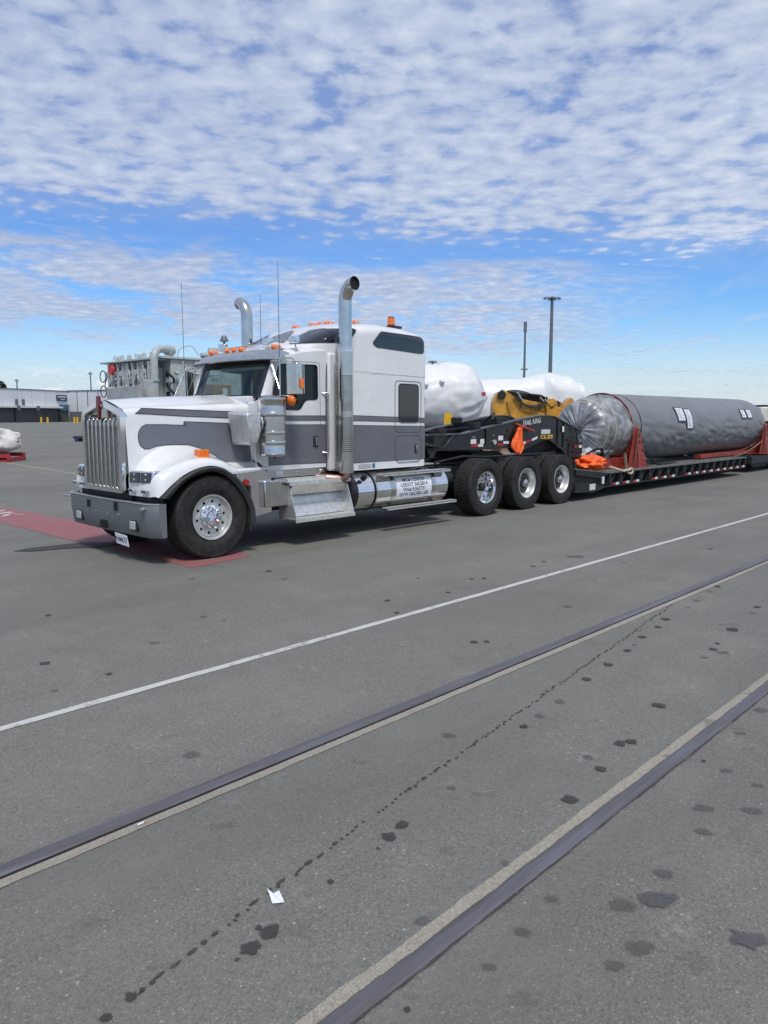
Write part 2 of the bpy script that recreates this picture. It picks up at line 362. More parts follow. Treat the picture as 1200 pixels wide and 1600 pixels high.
def roundpoly(poly, r, n=5):
    out = []; N = len(poly)
    for i in range(N):
        p = Vector((*poly[i], 0)); a = Vector((*poly[i-1], 0)); b = Vector((*poly[(i+1) % N], 0))
        da = (a-p); db = (b-p); rr = min(r, da.length*.45, db.length*.45)
        A = p+da.normalized()*rr; B = p+db.normalized()*rr
        for k in range(n+1): t = k/n; q = A*(1-t)**2+p*2*t*(1-t)+B*t*t; out.append((q.x, q.y))
    return out
def rect(x0, x1, z0, z1): return [(x0, z0), (x1, z0), (x1, z1), (x0, z1)]
def circ(x, z, r, n=20): return [(x+r*cos(2*pi*i/n), z+r*sin(2*pi*i/n)) for i in range(n)]
def plate_mesh(outer, holes, th):      # filled 2D outline with holes, thickness th, in local XY
    cu = bpy.data.curves.new('p', 'CURVE'); cu.dimensions = '2D'; cu.fill_mode = 'BOTH'; cu.extrude = th/2
    for poly in [outer]+holes:
        sp = cu.splines.new('POLY'); sp.points.add(len(poly)-1)
        for q, p in zip(sp.points, poly): q.co = (p[0], p[1], 0, 1)
        sp.use_cyclic_u = True
    o = bpy.data.objects.new('p', cu); C.objects.link(o); dg = bpy.context.evaluated_depsgraph_get()
    me = bpy.data.meshes.new_from_object(o.evaluated_get(dg)); bpy.data.objects.remove(o); bpy.data.curves.remove(cu)
    vs = [v.co.copy() for v in me.vertices]; fs = [tuple(p.vertices) for p in me.polygons]; bpy.data.meshes.remove(me); return vs, fs
def add_plate(mb, outer, holes, th, f):
    vs, fs = plate_mesh(outer, holes, th); mb.add([f(v) for v in vs], fs)
def text_mesh(txt, size, th=.002, align='CENTER', sx=1, spacing=1, bold=0):
    cu = bpy.data.curves.new('t', 'FONT'); cu.body = txt; cu.size = size; cu.extrude = th; cu.align_x = align; cu.align_y = 'CENTER'; cu.space_character = spacing; cu.offset = bold
    o = bpy.data.objects.new('t', cu); C.objects.link(o); dg = bpy.context.evaluated_depsgraph_get()
    me = bpy.data.meshes.new_from_object(o.evaluated_get(dg)); bpy.data.objects.remove(o); bpy.data.curves.remove(cu)
    vs = [Vector((v.co.x*sx, v.co.y, v.co.z)) for v in me.vertices]; fs = [tuple(p.vertices) for p in me.polygons]; bpy.data.meshes.remove(me); return vs, fs
def tag(o, label=None, cat=None, group=None, kind=None):
    if label: o['label'] = label
    if cat: o['category'] = cat
    if group: o['group'] = group
    if kind: o['kind'] = kind
    return o
def thing(name, label, cat, loc=(0, 0, 0), group=None):
    o = bpy.data.objects.new(name, None); C.objects.link(o); o.location = loc; o.empty_display_size = .2
    return tag(o, label, cat, group)
def copy_tree(o, parent=None):
    c = o.copy(); C.objects.link(c); c.parent = parent
    for ch in list(o.children): copy_tree(ch, c)
    return c
def lerp(tab, x):
    if x <= tab[0][0]: return tab[0][1]
    for (a, p), (b, q) in zip(tab, tab[1:]):
        if x <= b: return p+(q-p)*(x-a)/(b-a)
    return tab[-1][1]
def smtab(tab, x, w=.06): return (lerp(tab, x-w)+2*lerp(tab, x)+lerp(tab, x+w))/4
# ================================================================= SETTING
mb = MB(); xs = [-600, -60, -20, 0, 20, 60, 200, 2500]
mb.grid(lambda x, y: (x, y, 0), [-1500, -60, 0, 20, 60, 300, 3500], [-1500, -60, 0, 20, 60, 300, 3500])
tag(mb.build('ground', asph, smooth=False), kind='structure')
def ribbon(name, x0, x1, y, w, z, mat, jit=0, n=60, curve=0):
    mb = MB(); r = []
    for i in range(n+1):
        t = i/n; x = x0+(x1-x0)*t**2
        j = ((noise.noise(Vector((x*5.3, y, 1)))+.7*noise.noise(Vector((x*23, y, 1))))*jit, (noise.noise(Vector((x*5.1, y, 9)))+.7*noise.noise(Vector((x*21, y, 9))))*jit)
        r.append([(x, y-w/2+j[0], z), (x, y+w/2+j[1], z)])
    mb.loft(r, False); return mb.build(name, mat, smooth=False)
tag(ribbon('painted_line', -6, 260, 4.725, .075, .004, linew, .008, 400), kind='structure')
for (a, b, w) in (((9, 723), (128, 742), .14), ((60, 692), (130, 689.5), .25), ((40, 678), (120, 677), .35), ((50, 708), (128, 705), .12)):
    A = gp(*a); B = gp(*b); d = (B-A).normalized(); n_ = Vector((-d.y, d.x, 0))*w/2; mb = MB(); mb.add([A-n_, B-n_, B+n_, A+n_], [(0, 1, 2, 3)])
    for v in mb.v: v.z = .004
    tag(mb.build('yard_line', liney), kind='structure')
# red painted zone
poly = [gp(*p) for p in ((-60, 784), (0, 792), (60, 803), (110, 812), (200, 826), (300, 842), (392, 869), (300, 888), (240, 872), (150, 852), (100, 842), (60, 831), (0, 817), (-60, 806))]
mb = MB(); mb.add([(p.x, p.y, .004) for p in poly], [tuple(range(len(poly)))]); tag(mb.build('red_painted_zone', redp, smooth=False), kind='structure')
mb = MB()
for st in (((-10, 799), (8, 797.3), (8, 798.5), (-10, 802)), ((-10, 803.5), (14, 800), (24, 801), (6, 803), (-10, 806)), ((0, 808.5), (8, 804.5), (20, 802.5), (14, 805.8), (0, 808.7)), ((22, 803.2), (40, 804.2), (28, 806), (36, 804.6), (20, 803.9))):
    pp = [gp(*q) for q in st]; mb.add([(p.x, p.y, .008) for p in pp], [tuple(range(len(pp)))])
tag(mb.build('ground_lettering', redtxt, smooth=False), kind='structure')
# rails, set in the asphalt
def railobj(y0, label):
    root = thing('rail', label, 'rail', (8, y0, 0), 'railway rails set in the asphalt')
    hw_ = .043 if y0 > 2 else .036; mb = MB(); prof = [(-hw_, -.12), (-hw_-.001, .003), (-hw_+.005, .008), (-.02, .010), (.02, .010), (hw_-.005, .008), (hw_+.001, .003), (hw_, -.12)]
    rings = []
    for i in range(91):
        x = -6+266*(i/90)**2; rings.append([(x, y0+a, b) for a, b in prof])
    mb.loft(rings, False); mb.build('rail_head', railm, root)
railobj(3.20, 'dark steel rail farther from the camera, nearer the white painted line')
railobj(1.595, 'dark steel rail closest to the camera at the lower right')
# slot and filler beside each rail
tag(ribbon('flangeway_gap', -6, 260, 3.143, .020, .0045, holem, .004, 500), kind='structure')
tag(ribbon('concrete_strip', -6, 260, 3.105, .062, .004, concr, .007, 2500), kind='structure')
tag(ribbon('concrete_strip', -6, 260, 1.662, .054, .004, concr, .007, 2500), kind='structure')
tag(ribbon('flangeway_gap', -6, 260, 1.554, .010, .0045, oily, .008, 2500), kind='structure')
#tag(ribbon('worn_asphalt_edge', -6, 260, 1.50, .07, .0035, palem, .05, 2500), kind='structure')
def blob(u, v, rx, mat=oily, name='oil_stain', asp=1.0, z=.0065, rag=.22):
    c = gp(u, v); dpt = (c-Vector((0, 0, H))).dot(FW); r = rx*dpt/F; mb = MB(); n = 30; sd_ = u*.37+v*.11; pts = []
    for i in range(n):
        t = 2*pi*i/n; k = 1+rag*noise.noise(Vector((cos(t)*1.3+sd_, sin(t)*1.3, v*.13)))*2+rag*.7*noise.noise(Vector((cos(t)*4+sd_, sin(t)*4, 5)))
        q = RT*cos(t)*r*k+Vector((FW.x, FW.y, 0)).normalized()*sin(t)*r*k*asp; pts.append((c.x+q.x, c.y+q.y, z))
    inner = [(c.x+(p[0]-c.x)*.60, c.y+(p[1]-c.y)*.60, z) for p in pts]; outer = [(c.x+(p[0]-c.x)*1.28, c.y+(p[1]-c.y)*1.28, z) for p in pts]
    mb.add(inner+outer, [tuple(range(n))]+[(i, (i+1) % n, n+(i+1) % n, n+i) for i in range(n)]); o = mb.build(name, soft(mat), smooth=False)
    at_ = o.data.color_attributes.new('edge', 'FLOAT_COLOR', 'POINT'); lim = {tuple(round(q, 4) for q in p[:2]) for p in inner}
    for v, d in zip(o.data.vertices, at_.data): k = 1.0 if tuple(round(q, 4) for q in (v.co.x, v.co.y)) in lim else 0.0; d.color = (k, k, k, 1)
    return tag(o, kind='structure')
SOFT = {}
def soft(mat):                                    # same stained asphalt, soaking out to nothing at its rim
    if mat.name in SOFT: return SOFT[mat.name]
    m = mat.copy(); m.name = mat.name+'_soft'; g = NG(m.node_tree); b = m.node_tree.nodes['Principled BSDF']
    a = g.n('ShaderNodeAttribute', attribute_name='edge'); v = g.n('ShaderNodeTexCoord').outputs['Object']
    nn = g.noise(v, 90, 4, .65); f = g.sstep(g.m('ADD', a.outputs['Fac'], g.m('MULTIPLY', g.m('SUBTRACT', nn, .5), .9)), .25, .72)
    g.setin(b.inputs['Alpha'], g.m('MULTIPLY', f, {'faded_oil_asphalt': .46, 'pale_worn_asphalt': .32, 'dark_patch_asphalt': .8}.get(mat.name, .88))); SOFT[mat.name] = m; return m
stains = [(391, 1483, 16), (422, 1457, 16), (404, 1451, 5), (370, 1501, 4), (608, 1308, 12), (629, 1290, 11), (591, 1327, 3), (843, 1119, 8), (819, 1136, 7), (874, 1097, 9), (917, 1062, 8), (950, 1039, 8), (969, 1162, 10), (986, 1160, 9),
 (940, 1203, 9), (1028, 1103, 10), (891, 1250, 12), (980, 1017, 6), (991, 1008, 4.5), (1004, 996, 7), (1028, 980, 5.5), (1040, 968, 7), (1075, 950, 4.5), (1088, 939, 6), (1110, 925, 5), (1122, 917, 5), (1101, 1028, 6), (1114, 1015, 6), (1121, 1006, 4), (1176, 958, 5), (1184, 949, 5),
 (1144, 984, 10), (886, 948, 8), (886, 1000, 8), (205, 1559, 10), (222, 1548, 5), (165, 1592, 10), (636, 1579, 6), (1099, 1190, 4), (517, 1379, 5), (75, 962, 5), (318, 964, 6), (240, 1005, 8), (70, 1037, 8), (620, 958, 5), (653, 904, 4), (737, 905, 4), (757, 904, 4), (605, 939, 5), (700, 926, 4), (420, 893, 5), (445, 905, 6), (300, 905, 6), (850, 878, 4), (833, 885, 4), (790, 1350, 7), (85, 1080, 6), (170, 1054, 5), (740, 1004, 6), (760, 1003, 5), (1110, 858, 4), (975, 880, 4), (350, 970, 4)]
for i, (u, v, r) in enumerate(stains):
    blob(u, v, r, oily if (u*7+v) % 5 or r > 9 else oily2)
for (u, v, r) in ((973, 1416, 22), (1035, 1365, 16), (1100, 1264, 16), (815, 1458, 14), (860, 1406, 12), (762, 1512, 12), (1000, 1482, 22), (960, 1510, 16), (1100, 1301, 14), (1175, 1268, 14), (1183, 1228, 9), (1135, 1205, 10), (1155, 1146, 9), (919, 1184, 10), (705, 1232, 8), (660, 1440, 14), (300, 1180, 14), (700, 1150, 12), (900, 870, 14), (1130, 1020, 10), (1190, 1110, 12)):
    blob(u, v, r, oily2, 'faded_stain', .8)
for (u, v, r) in ((1125, 1135, 26), (1060, 1185, 16), (1180, 1085, 16), (985, 1245, 12), (925, 1300, 12), (640, 1555, 14), (880, 1330, 14), (700, 1330, 18), (560, 1190, 14), (150, 1440, 22), (470, 1455, 22), (1000, 985, 12), (1140, 975, 14), (350, 1290, 18), (760, 1240, 14), (260, 1150, 12), (240, 1510, 20), (1090, 1500, 26), (820, 1560, 24)): blob(u, v, r, palem, 'pale_worn_patch', .55, .0052, .6)
blob(1024, 1407, 30, patchm, 'asphalt_patch', .62, .0065, .35); blob(1166, 1468, 26, patchm, 'asphalt_patch', .8, .0065, .45)
# drip trail from lower left to the far rail
mb = MB(); P0, P1, P2 = gp(205, 1559), gp(570, 1283), gp(1050, 945)
tot = 0; t = 0
while t < 1:
    c = P0*(1-t)*(1-t)+(P1*2-(P0+P2)*.5)*2*t*(1-t)+P2*t*t if False else (P0.lerp(P1, t*2.0) if t < .5 else P1.lerp(P2, (t-.5)*2))
    L_ = random.choice((.010, .016, .02, .025, .03, .045)); w = random.uniform(.003, .007)
    d = ((P1-P0) if t < .5 else (P2-P1)).normalized(); n_ = Vector((-d.y, d.x, 0)); c = c+n_*random.uniform(-.012, .012)
    pts = [(*(c+d*L_/2*cos(a)*(1+.3*random.random())+n_*w*1.3*sin(a)*(1+.5*random.random())).xy, .0042) for a in [2*pi*k/10 for k in range(10)]]
    mb.add(pts, [tuple(range(10))]); t += (L_+random.uniform(.010, .035))/((P1-P0).length*2 if t < .5 else (P2-P1).length*2)
tag(mb.build('oil_drip_trail', oily, smooth=False), kind='stuff')
# long tapering stain in front of the truck
pp = [gp(*q) for q in ((20, 862), (45, 857), (80, 853.5), (110, 850), (150, 847), (200, 852), (150, 856.5), (110, 857), (75, 860), (50, 862))]
mb = MB(); mb.add([(p.x, p.y, .0085) for p in pp], [tuple(range(len(pp)))]); tag(mb.build('oil_stain', oily, smooth=False), kind='structure')
# small litter
c = gp(432, 1405); mb = MB()
d = Vector((RT.x, RT.y, 0)); f_ = Vector((FW.x, FW.y, 0)).normalized()
A = [c+d*a+f_*b+Vector((0, 0, z)) for a, b, z in ((-.042, .036, .022), (-.012, -.03, .004), (.022, -.038, .012), (-.018, .030, .004), (.006, .036, .014), (.034, -.022, .004))]
mb.add(A, [(0, 1, 2, 5), (0, 5, 4, 3)]); o = mb.build('paper_scrap', paper, smooth=False); tag(o, 'crumpled white paper scrap lying on the asphalt between the rails', 'litter')
sm = o.modifiers.new('s', 'SOLIDIFY'); sm.thickness = .002
a_ = gp(215, 1292); b_ = gp(229, 1286); mb = MB(); mb.k = 0; mb.cyl(a_+Vector((0, 0, .01)), a_.lerp(b_, .68)+Vector((0, 0, .01)), .004, n=10); mb.k = 1; mb.cyl(a_.lerp(b_, .68)+Vector((0, 0, .01)), b_+Vector((0, 0, .01)), .0041, n=10)
tag(mb.build('cigarette_butt', [paper, M('filter_tan', (.5, .27, .10), .8)]), 'cigarette butt lying in the pale strip beside the far rail', 'litter')
a_ = gp(1018, 774); b_ = gp(1032, 775)
# ================================================================= WHEELS
def tyre_mesh(R, W_, r, lug=.010, step=3, n=150, ribs=4):
    h = W_/2
    p = [(r, h*.66), (r+.018, h*.84), (r+(R-r)*.30, h*.97), (r+(R-r)*.34, h*.995), (r+(R-r)*.55, h*1.0), (r+(R-r)*.74, h*.985), (R-.035, h*.955), (R-.030, h*.965), (R-.006, h*.90)]
    prof = [(a, b) for a, b in p]; shoulder = {6, 7, 8}
    x = h*.86; tops = []
    xs_ = [x-2*x*i/ribs for i in range(ribs+1)]
    k = len(prof); treads = set()
    for i in range(ribs):
        a, b = xs_[i], xs_[i+1]; gap = .006
        for (rr, hh, tr) in ((R, a-gap, 1), (R+.002, (a+b)/2+ .002, 1), (R, b+gap, 1)): prof.append((rr, hh)); treads.add(len(prof)-1)
        if i < ribs-1: prof.append((R-.014, b+gap*.7)); prof.append((R-.014, b-gap*.7))
    m = len(prof); prof += [(a, -b) for a, b in p[::-1]]; 
    for j in (6, 7, 8): shoulder.add(len(prof)-1-j)
    def mod(i, k, r_):
        if k in shoulder and i % step == 0: return r_-lug*1.5
        if k in treads and (i+(k//5)*2) % (step*2 if lug < .008 else step) == 0: return r_-lug
        return r_
    mb = MB(); mb.lathe(prof, (0, 0, 0), (0, -1, 0), n, mod); return mb
def rimcirc(mb, prof, n=64): mb.lathe(prof, (0, 0, 0), (0, -1, 0), n)
def make_wheel(kind, R, W_, parent):
    h = W_/2; rr = .292
    hub = MB(); hub.cyl((0, -.02, 0), (0, h*.8, 0), .20, .22, 32); hb = hub.build('wheel', chassis, parent, wl=Vector((0, 0, 0)))
    o0 = Vector((0, 0, 0))
    tyre_mesh(R, W_, rr, .006 if kind == 'steer' else .011, 3, 150, 4 if kind != 'dish' else 4).build('tyre', rubber, hb, wl=o0, angle=50)
    rim = MB(); f = h*.86
    if kind == 'steer': dd = f-.055
    elif kind == 'wide': dd = f-.13
    else: dd = -.02
    rimcirc(rim, [(rr-.004, f-.03), (rr+.014, f-.004), (rr+.012, f+.008), (rr-.002, f+.006), (rr-.012, f-.012), (rr-.022, f-.04), (rr-.035, dd+.03 if kind != 'dish' else f-.10), (.245 if kind != 'dish' else .235, dd+.004)])
    rimcirc(rim, [(rr-.004, f-.03), (rr-.01, -h*.8)])
    nh = 10 if kind != 'dish' else 8; hr = .021 if kind == 'steer' else .025 if kind == 'wide' else .034; hp = .212 if kind != 'dish' else .19
    holes = [circ(hp*cos(2*pi*i/nh+.16), hp*sin(2*pi*i/nh+.16), hr, 14) for i in range(nh)]
    add_plate(rim, circ(0, 0, .247 if kind != 'dish' else .237, 64), holes, .014, lambda v: Vector((v.x, -dd-v.z+(0 if kind != 'dish' else -(.24-hypot(v.x, v.y))*.25), v.y)))
    ro = rim.build('rim', chrome if kind == 'wide' else brushed if kind == 'steer' else brushed, hb, wl=o0)
    mb = MB()
    if kind == 'steer':
        mb.lathe([(0, dd+.125), (.025, dd+.120), (.050, dd+.10), (.085, dd+.085), (.092, dd+.05), (.118, dd+.03), (.165, dd+.022), (.172, dd+.005)], (0, 0, 0), (0, -1, 0), 40)
        for i in range(10):
            t = 2*pi*i/10; c_ = Vector((cos(t)*.137, 0, sin(t)*.137))
            mb.cyl(c_+Vector((0, -dd, 0)), c_+Vector((0, -dd-.055, 0)), .021, .018, 12); mb.cyl(c_+Vector((0, -dd-.055, 0)), c_*1.05+Vector((0, -dd-.085, 0)), .018, .003, 12)
            e_ = Vector((cos(t), 0, sin(t))); mb.add([e_*.02+Vector((0, -dd-.13, 0)), e_*.095+Vector((0, -dd-.105, 0))+e_.cross(Vector((0, 1, 0)))*.0, e_.cross(Vector((0, 1, 0)))*.020+e_*.055+Vector((0, -dd-.09, 0)), -e_.cross(Vector((0, 1, 0)))*.020+e_*.055+Vector((0, -dd-.09, 0))], [(0, 2, 1), (0, 1, 3), (1, 2, 3)])
        mb.build('hub_cover', chrome, hb, wl=o0)
    elif kind == 'wide':
        mb.lathe([(0, dd+.085), (.05, dd+.08), (.075, dd+.06), (.082, dd)], (0, 0, 0), (0, -1, 0), 32); mb.build('hub', chassis, hb, wl=o0)
        lg = MB()
        for i in range(10):
            t = 2*pi*i/10; c_ = Vector((cos(t)*.142, 0, sin(t)*.142)); lg.cyl(c_+Vector((0, -dd, 0)), c_+Vector((0, -dd-.045, 0)), .019, .016, 8); lg.cyl(c_+Vector((0, -dd, 0)), c_+Vector((0, -dd-.012, 0)), .028, .028, 14)
        lg.build('lug_nuts', chrome, hb, wl=o0)
    else:
        mb.lathe([(0, dd+.135), (.055, dd+.13), (.078, dd+.11), (.085, dd+.04), (.115, dd+.02)], (0, 0, 0), (0, -1, 0), 32)
        for i in range(10):
            t = 2*pi*i/10; c_ = Vector((cos(t)*.142, 0, sin(t)*.142)); mb.cyl(c_+Vector((0, -dd, 0)), c_+Vector((0, -dd-.05, 0)), .016, .014, 8)
        mb.build('hub_cap', steel, hb, wl=o0)
    return hb
# ================================================================= TRUCK
YC = 9.72
truck = thing('semi_truck', 'white and grey long-nose sleeper truck with chrome stacks, parked on red ground paint', 'truck', (8, YC, 0))
def mir(y): return 2*YC-y
O0 = Vector((0, 0, 0))
w_st = make_wheel('steer', .560, .40, truck); w_wd = make_wheel('wide', .548, .42, truck); w_ds = make_wheel('dish', .540, .275, truck)
w_in = bpy.data.objects.new('wheel', w_ds.data); C.objects.link(w_in); w_in.parent = truck
for ch in w_ds.children:
    if ch.name.startswith('tyre') or ch.name.startswith('rim'): c = ch.copy(); C.objects.link(c); c.parent = w_in
def place(o, x, y, z, flip): o.location = (x-8, y-YC, z); o.rotation_euler = (0, 0, pi if flip else 0)
first = {}
def putw(src, x, y, z, flip):
    if id(src) in first: o = copy_tree(src, truck)
    else: first[id(src)] = 1; o = src
    place(o, x, y, z, flip); return o
a_ = putw(w_st, 5.53, 8.72, .558, False); b_ = putw(w_st, 5.53, mir(8.72), .558, True)
putw(w_wd, 11.60, 8.70, .546, False); putw(w_wd, 11.60, mir(8.70), .546, True)
for X in (13.0, 14.34):
    putw(w_ds, X, 8.64, .538, False); putw(w_ds, X, mir(8.64), .538, True)
    putw(w_in, X, 8.97, .538, False); putw(w_in, X, mir(8.97), .538, True)
# ---- hood
def hw(x): return .552+(x-4.70)*.105                      # half width of the hood
zcrown = [(4.70, 2.115), (5.2, 2.155), (6.62, 2.225)]
zsh = [(4.70, 1.93), (6.62, 2.03)]
crest = [(4.66, 1.12), (4.72, 1.18), (4.82, 1.31), (5.0, 1.44), (5.2, 1.505), (5.5, 1.500), (5.7, 1.44), (5.88, 1.345), (6.02, 1.255), (6.62, 1.225)]
def hoody(x, z):                                            # near-side skin of the hood
    return YC-hw(x)-.05*max(0, min(1, (1.93-z)/.7))
def hoodring(x):
    zc = smtab(zcrown, x); zs = lerp(zsh, x); w = hw(x); pts = []
    b = smtab(crest, x, .03)
    for k in range(9): z = b+(zs-.03-b)*k/8; pts.append((x, hoody(x, z), z))
    for k in range(1, 9):
        t = k/8*pi/2; pts.append((x, YC-w+.11*(1-cos(t)), zs-.03+(.10)*sin(t)))
    y1 = YC-w+.11; z1 = zs+.07
    for k in range(1, 7):
        t = k/6; y = y1+(YC-y1)*t; z = z1+(zc-z1)*(1-(1-t)**1.35); pts.append((x, y, z))
    return pts+[(x, mir(y), z) for (x, y, z) in pts[:-1][::-1]]
hx = [4.66+.0, 4.70, 4.76, 4.84, 4.92]+[5.0+.09*i for i in range(18)]+[6.60]
mb = MB(); mb.loft([hoodring(x) for x in hx], False)
hood = mb.build('hood', white, truck, angle=60)
for sg in (-1, 1):
    YF = (lambda x, z: hoody(x, z)) if sg < 0 else (lambda x, z: mir(hoody(x, z)))
    up = [(4.80, 1.935), (4.83, 1.95), (4.855, 1.975), (4.885, 2.002), (5.5, 1.985), (6.40, 1.955), (6.40, 1.862), (5.5, 1.895)]
    lo = [(4.815, 1.63), (4.83, 1.70), (4.87, 1.76), (4.93, 1.79), (5.2, 1.787), (5.49, 1.775), (5.46, 1.82), (5.475, 1.825), (6.59, 1.78), (6.59, 1.245), (6.02, 1.268), (5.88, 1.36), (5.7, 1.455), (5.5, 1.512), (5.2, 1.518), (5.06, 1.505), (4.95, 1.47), (4.89, 1.47), (4.84, 1.51), (4.82, 1.56)]
    def grow(p, d=.011):
        cx = sum(a for a, b in p)/len(p); cz = sum(b for a, b in p)/len(p); return p
    for pl in (up, lo):
        mb = MB(); mb.patch(pl, YF, 70, 8, .004, sg); mb.build('paint_stripe', grey, hood, angle=70)
        mb = MB(); mb.seam(pl, YF, .0048, True, sg, .003, 5); mb.build('pinstripe', black, hood)
# fenders
c1 = [(4.655, .88), (4.655, 1.0)]+[(a, b) for a, b in crest]
cm = [(4.69, .88), (4.70, 1.0), (4.74, 1.12), (4.84, 1.20), (5.0, 1.265), (5.18, 1.315), (5.36, 1.345), (5.55, 1.345), (5.75, 1.30), (5.92, 1.22), (6.06, 1.185), (6.62, 1.18)]
cl = [(4.735, .88), (4.80, .94), (4.88, 1.01), (4.97, 1.075), (5.08, 1.145), (5.22, 1.205), (5.36, 1.24), (5.52, 1.25), (5.70, 1.205), (5.84, 1.125), (6.05, 1.118), (6.62, 1.118)]
ymid = [8.66, 8.64, 8.63, 8.62, 8.61, 8.60, 8.60, 8.60, 8.60, 8.60, 8.62, 8.74]
ylip = [8.52, 8.50, 8.50, 8.50, 8.50, 8.50, 8.50, 8.50, 8.50, 8.52, 8.58, 8.72]
def dens(seq, n=5):
    out = []
    for i in range(len(seq)-1):
        a, b = seq[i], seq[i+1]; p0 = seq[max(i-1, 0)]; p3 = seq[min(i+2, len(seq)-1)]
        for k in range(n):
            t = k/n; out.append(tuple(.5*((2*b_)+(-a_+c_)*t+(2*a_-5*b_+4*c_-d_)*t*t+(-a_+3*b_-3*c_+d_)*t**3) for a_, b_, c_, d_ in zip(p0, a, b, p3)))
    return out+[seq[-1]]
I = dens([(x, hoody(x, z), z) for x, z in c1]); K = dens([(x, y, z) for (x, z), y in zip(cm, ymid)]); E_ = dens([(x, y, z) for (x, z), y in zip(cl, ylip)])
for sg in (-1, 1):
    mb = MB(); rings = []
    for p, q, r in zip(I, K, E_):
        p, q, r = Vector(p), Vector(q), Vector(r); row = []
        for k in range(11): 
            t = k/10; c = p.lerp(q, t); c.z += -.035*sin(pi*t)*(1 if p.z > 1.15 else 0)+.0; c.x += -.0*sin(pi*t); row.append(c)
        for k in range(1, 6): 
            t = k/5; c = q.lerp(r, t); c.y -= .022*sin(pi*t); c.z += .012*sin(pi*t); row.append(c)
        r2 = r+Vector((0, .03, -.002)); row.append(r2)
        if sg > 0: row = [Vector((c.x, mir(c.y), c.z)) for c in row]
        rings.append(row)
    mb.loft(rings, False); fd = mb.build('fender', white, truck, angle=65)
    # rubber flare
    fl = [(4.745, .875), (4.97, 1.068), (5.22, 1.197), (5.36, 1.232), (5.52, 1.243), (5.70, 1.195), (5.91, 1.06), (6.07, .86), (6.17, .64), (6.19, .40)]
    fi = [(4.86, .865), (5.08, 1.055), (5.26, 1.135), (5.38, 1.165), (5.52, 1.175), (5.68, 1.130), (5.84, 1.01), (5.99, .83), (6.09, .63), (6.115, .40)]
    mb = MB(); rings = []
    for a, b in zip(dens(fl), dens(fi)):
        yy = 8.475; row = [(a[0], yy+.07, a[1]), (a[0], yy+.005, a[1]), ((a[0]*.6+b[0]*.4), yy-.012, (a[1]*.6+b[1]*.4)), (b[0], yy+.012, b[1]), (b[0], yy+.36, b[1])]
        if sg > 0: row = [(x, mir(y), z) for x, y, z in row]
        rings.append(row)
    mb.loft(rings, False); mb.build('fender_flare', rubberflat, fd, angle=50)
    def sy(y): return y if sg < 0 else mir(y)
    mb = MB(); mb.box((6.10, min(sy(8.50), sy(8.86)), .33), (6.13, max(sy(8.50), sy(8.86)), .95)); mb.build('mud_flap', rubberflat, truck, bevel=.004)
    mb = MB(); mb.box((5.0, min(sy(8.95), sy(9.0)), .7), (6.0, max(sy(8.95), sy(9.0)), 1.08)); mb.build('inner_fender', chassis, truck)
    # headlight
    xf = lambda y: 4.625+.10*min(1, max(0, (abs(y-YC)-.65)/.45))
    y0, y1 = sorted((sy(8.64), sy(9.07))); mb = MB(); mb.hexa([(xf(y0), y0, 1.035), (4.85, y0, 1.035), (4.85, y1, 1.035), (xf(y1), y1, 1.035), (xf(y0)+.018, y0, 1.205), (4.87, y0, 1.205), (4.87, y1, 1.205), (xf(y1)+.018, y1, 1.205)])
    hl = mb.build('headlight', chrome, truck, bevel=.022)
    for (a, b) in (((.02, .235), (.25, .48)) if True else ()):
        pass
    for ya, yb in ((y0+.025, y0+.21), (y0+.23, y0+.415)):
        mb = MB(); mb.hexa([(xf(ya)-.010, ya, 1.055), (xf(ya)+.03, ya, 1.055), (xf(yb)+.03, yb, 1.055), (xf(yb)-.010, yb, 1.055), (xf(ya)+.003, ya, 1.185), (xf(ya)+.04, ya, 1.185), (xf(yb)+.04, yb, 1.185), (xf(yb)+.003, yb, 1.185)]); mb.build('headlight_lens', darklens, hl, bevel=.008)
        mb = MB()
        for zz in (1.092, 1.16): mb.box((xf((ya+yb)/2)-.016+(zz-1.055)*.1, (ya+yb)/2-.016, zz-.011), (xf((ya+yb)/2)+(zz-1.055)*.1, (ya+yb)/2+.016, zz+.011))
        mb.build('lamp_element', lens, hl, bevel=.004)
    for yy, zz, xx in ((9.00, .955, 4.625), (8.72, .95, 4.655)):
        yy = sy(yy); mb = MB(); mb.box((xx-.02, yy-.065, zz-.022), (xx+.03, yy+.065, zz+.022)); q = mb.build('marker_lamp', chrome, truck, bevel=.008)
        mb = MB(); mb.box((xx-.026, yy-.045, zz-.012), (xx, yy+.045, zz+.012)); mb.build('marker_lens', darklens, q, bevel=.004)
    ya, yb = sorted((sy(8.66), sy(8.80))); mb = MB(); mb.box((5.43, ya, 1.345), (5.585, yb, 1.455)); q = mb.build('turn_signal', amber, truck, bevel=.012)
    mb = MB(); mb.box((5.45, sorted((sy(8.70), sy(8.78)))[0], 1.29), (5.56, sorted((sy(8.70), sy(8.78)))[1], 1.35)); mb.build('signal_bracket', rubberflat, q)
# hood rear latch and seam
mb = MB(); mb.tube([(6.38, 8.80, 1.27), (6.44, 8.74, 1.22), (6.54, 8.70, 1.12)], [.014, .02, .014], 8); mb.build('hood_latch', black, truck)
mb = MB(); mb.seam([(6.605, 1.24), (6.605, 1.90), (6.60, 2.0)], hoody, .005, False, -1, .001); mb.build('hood_seam', black, hood)
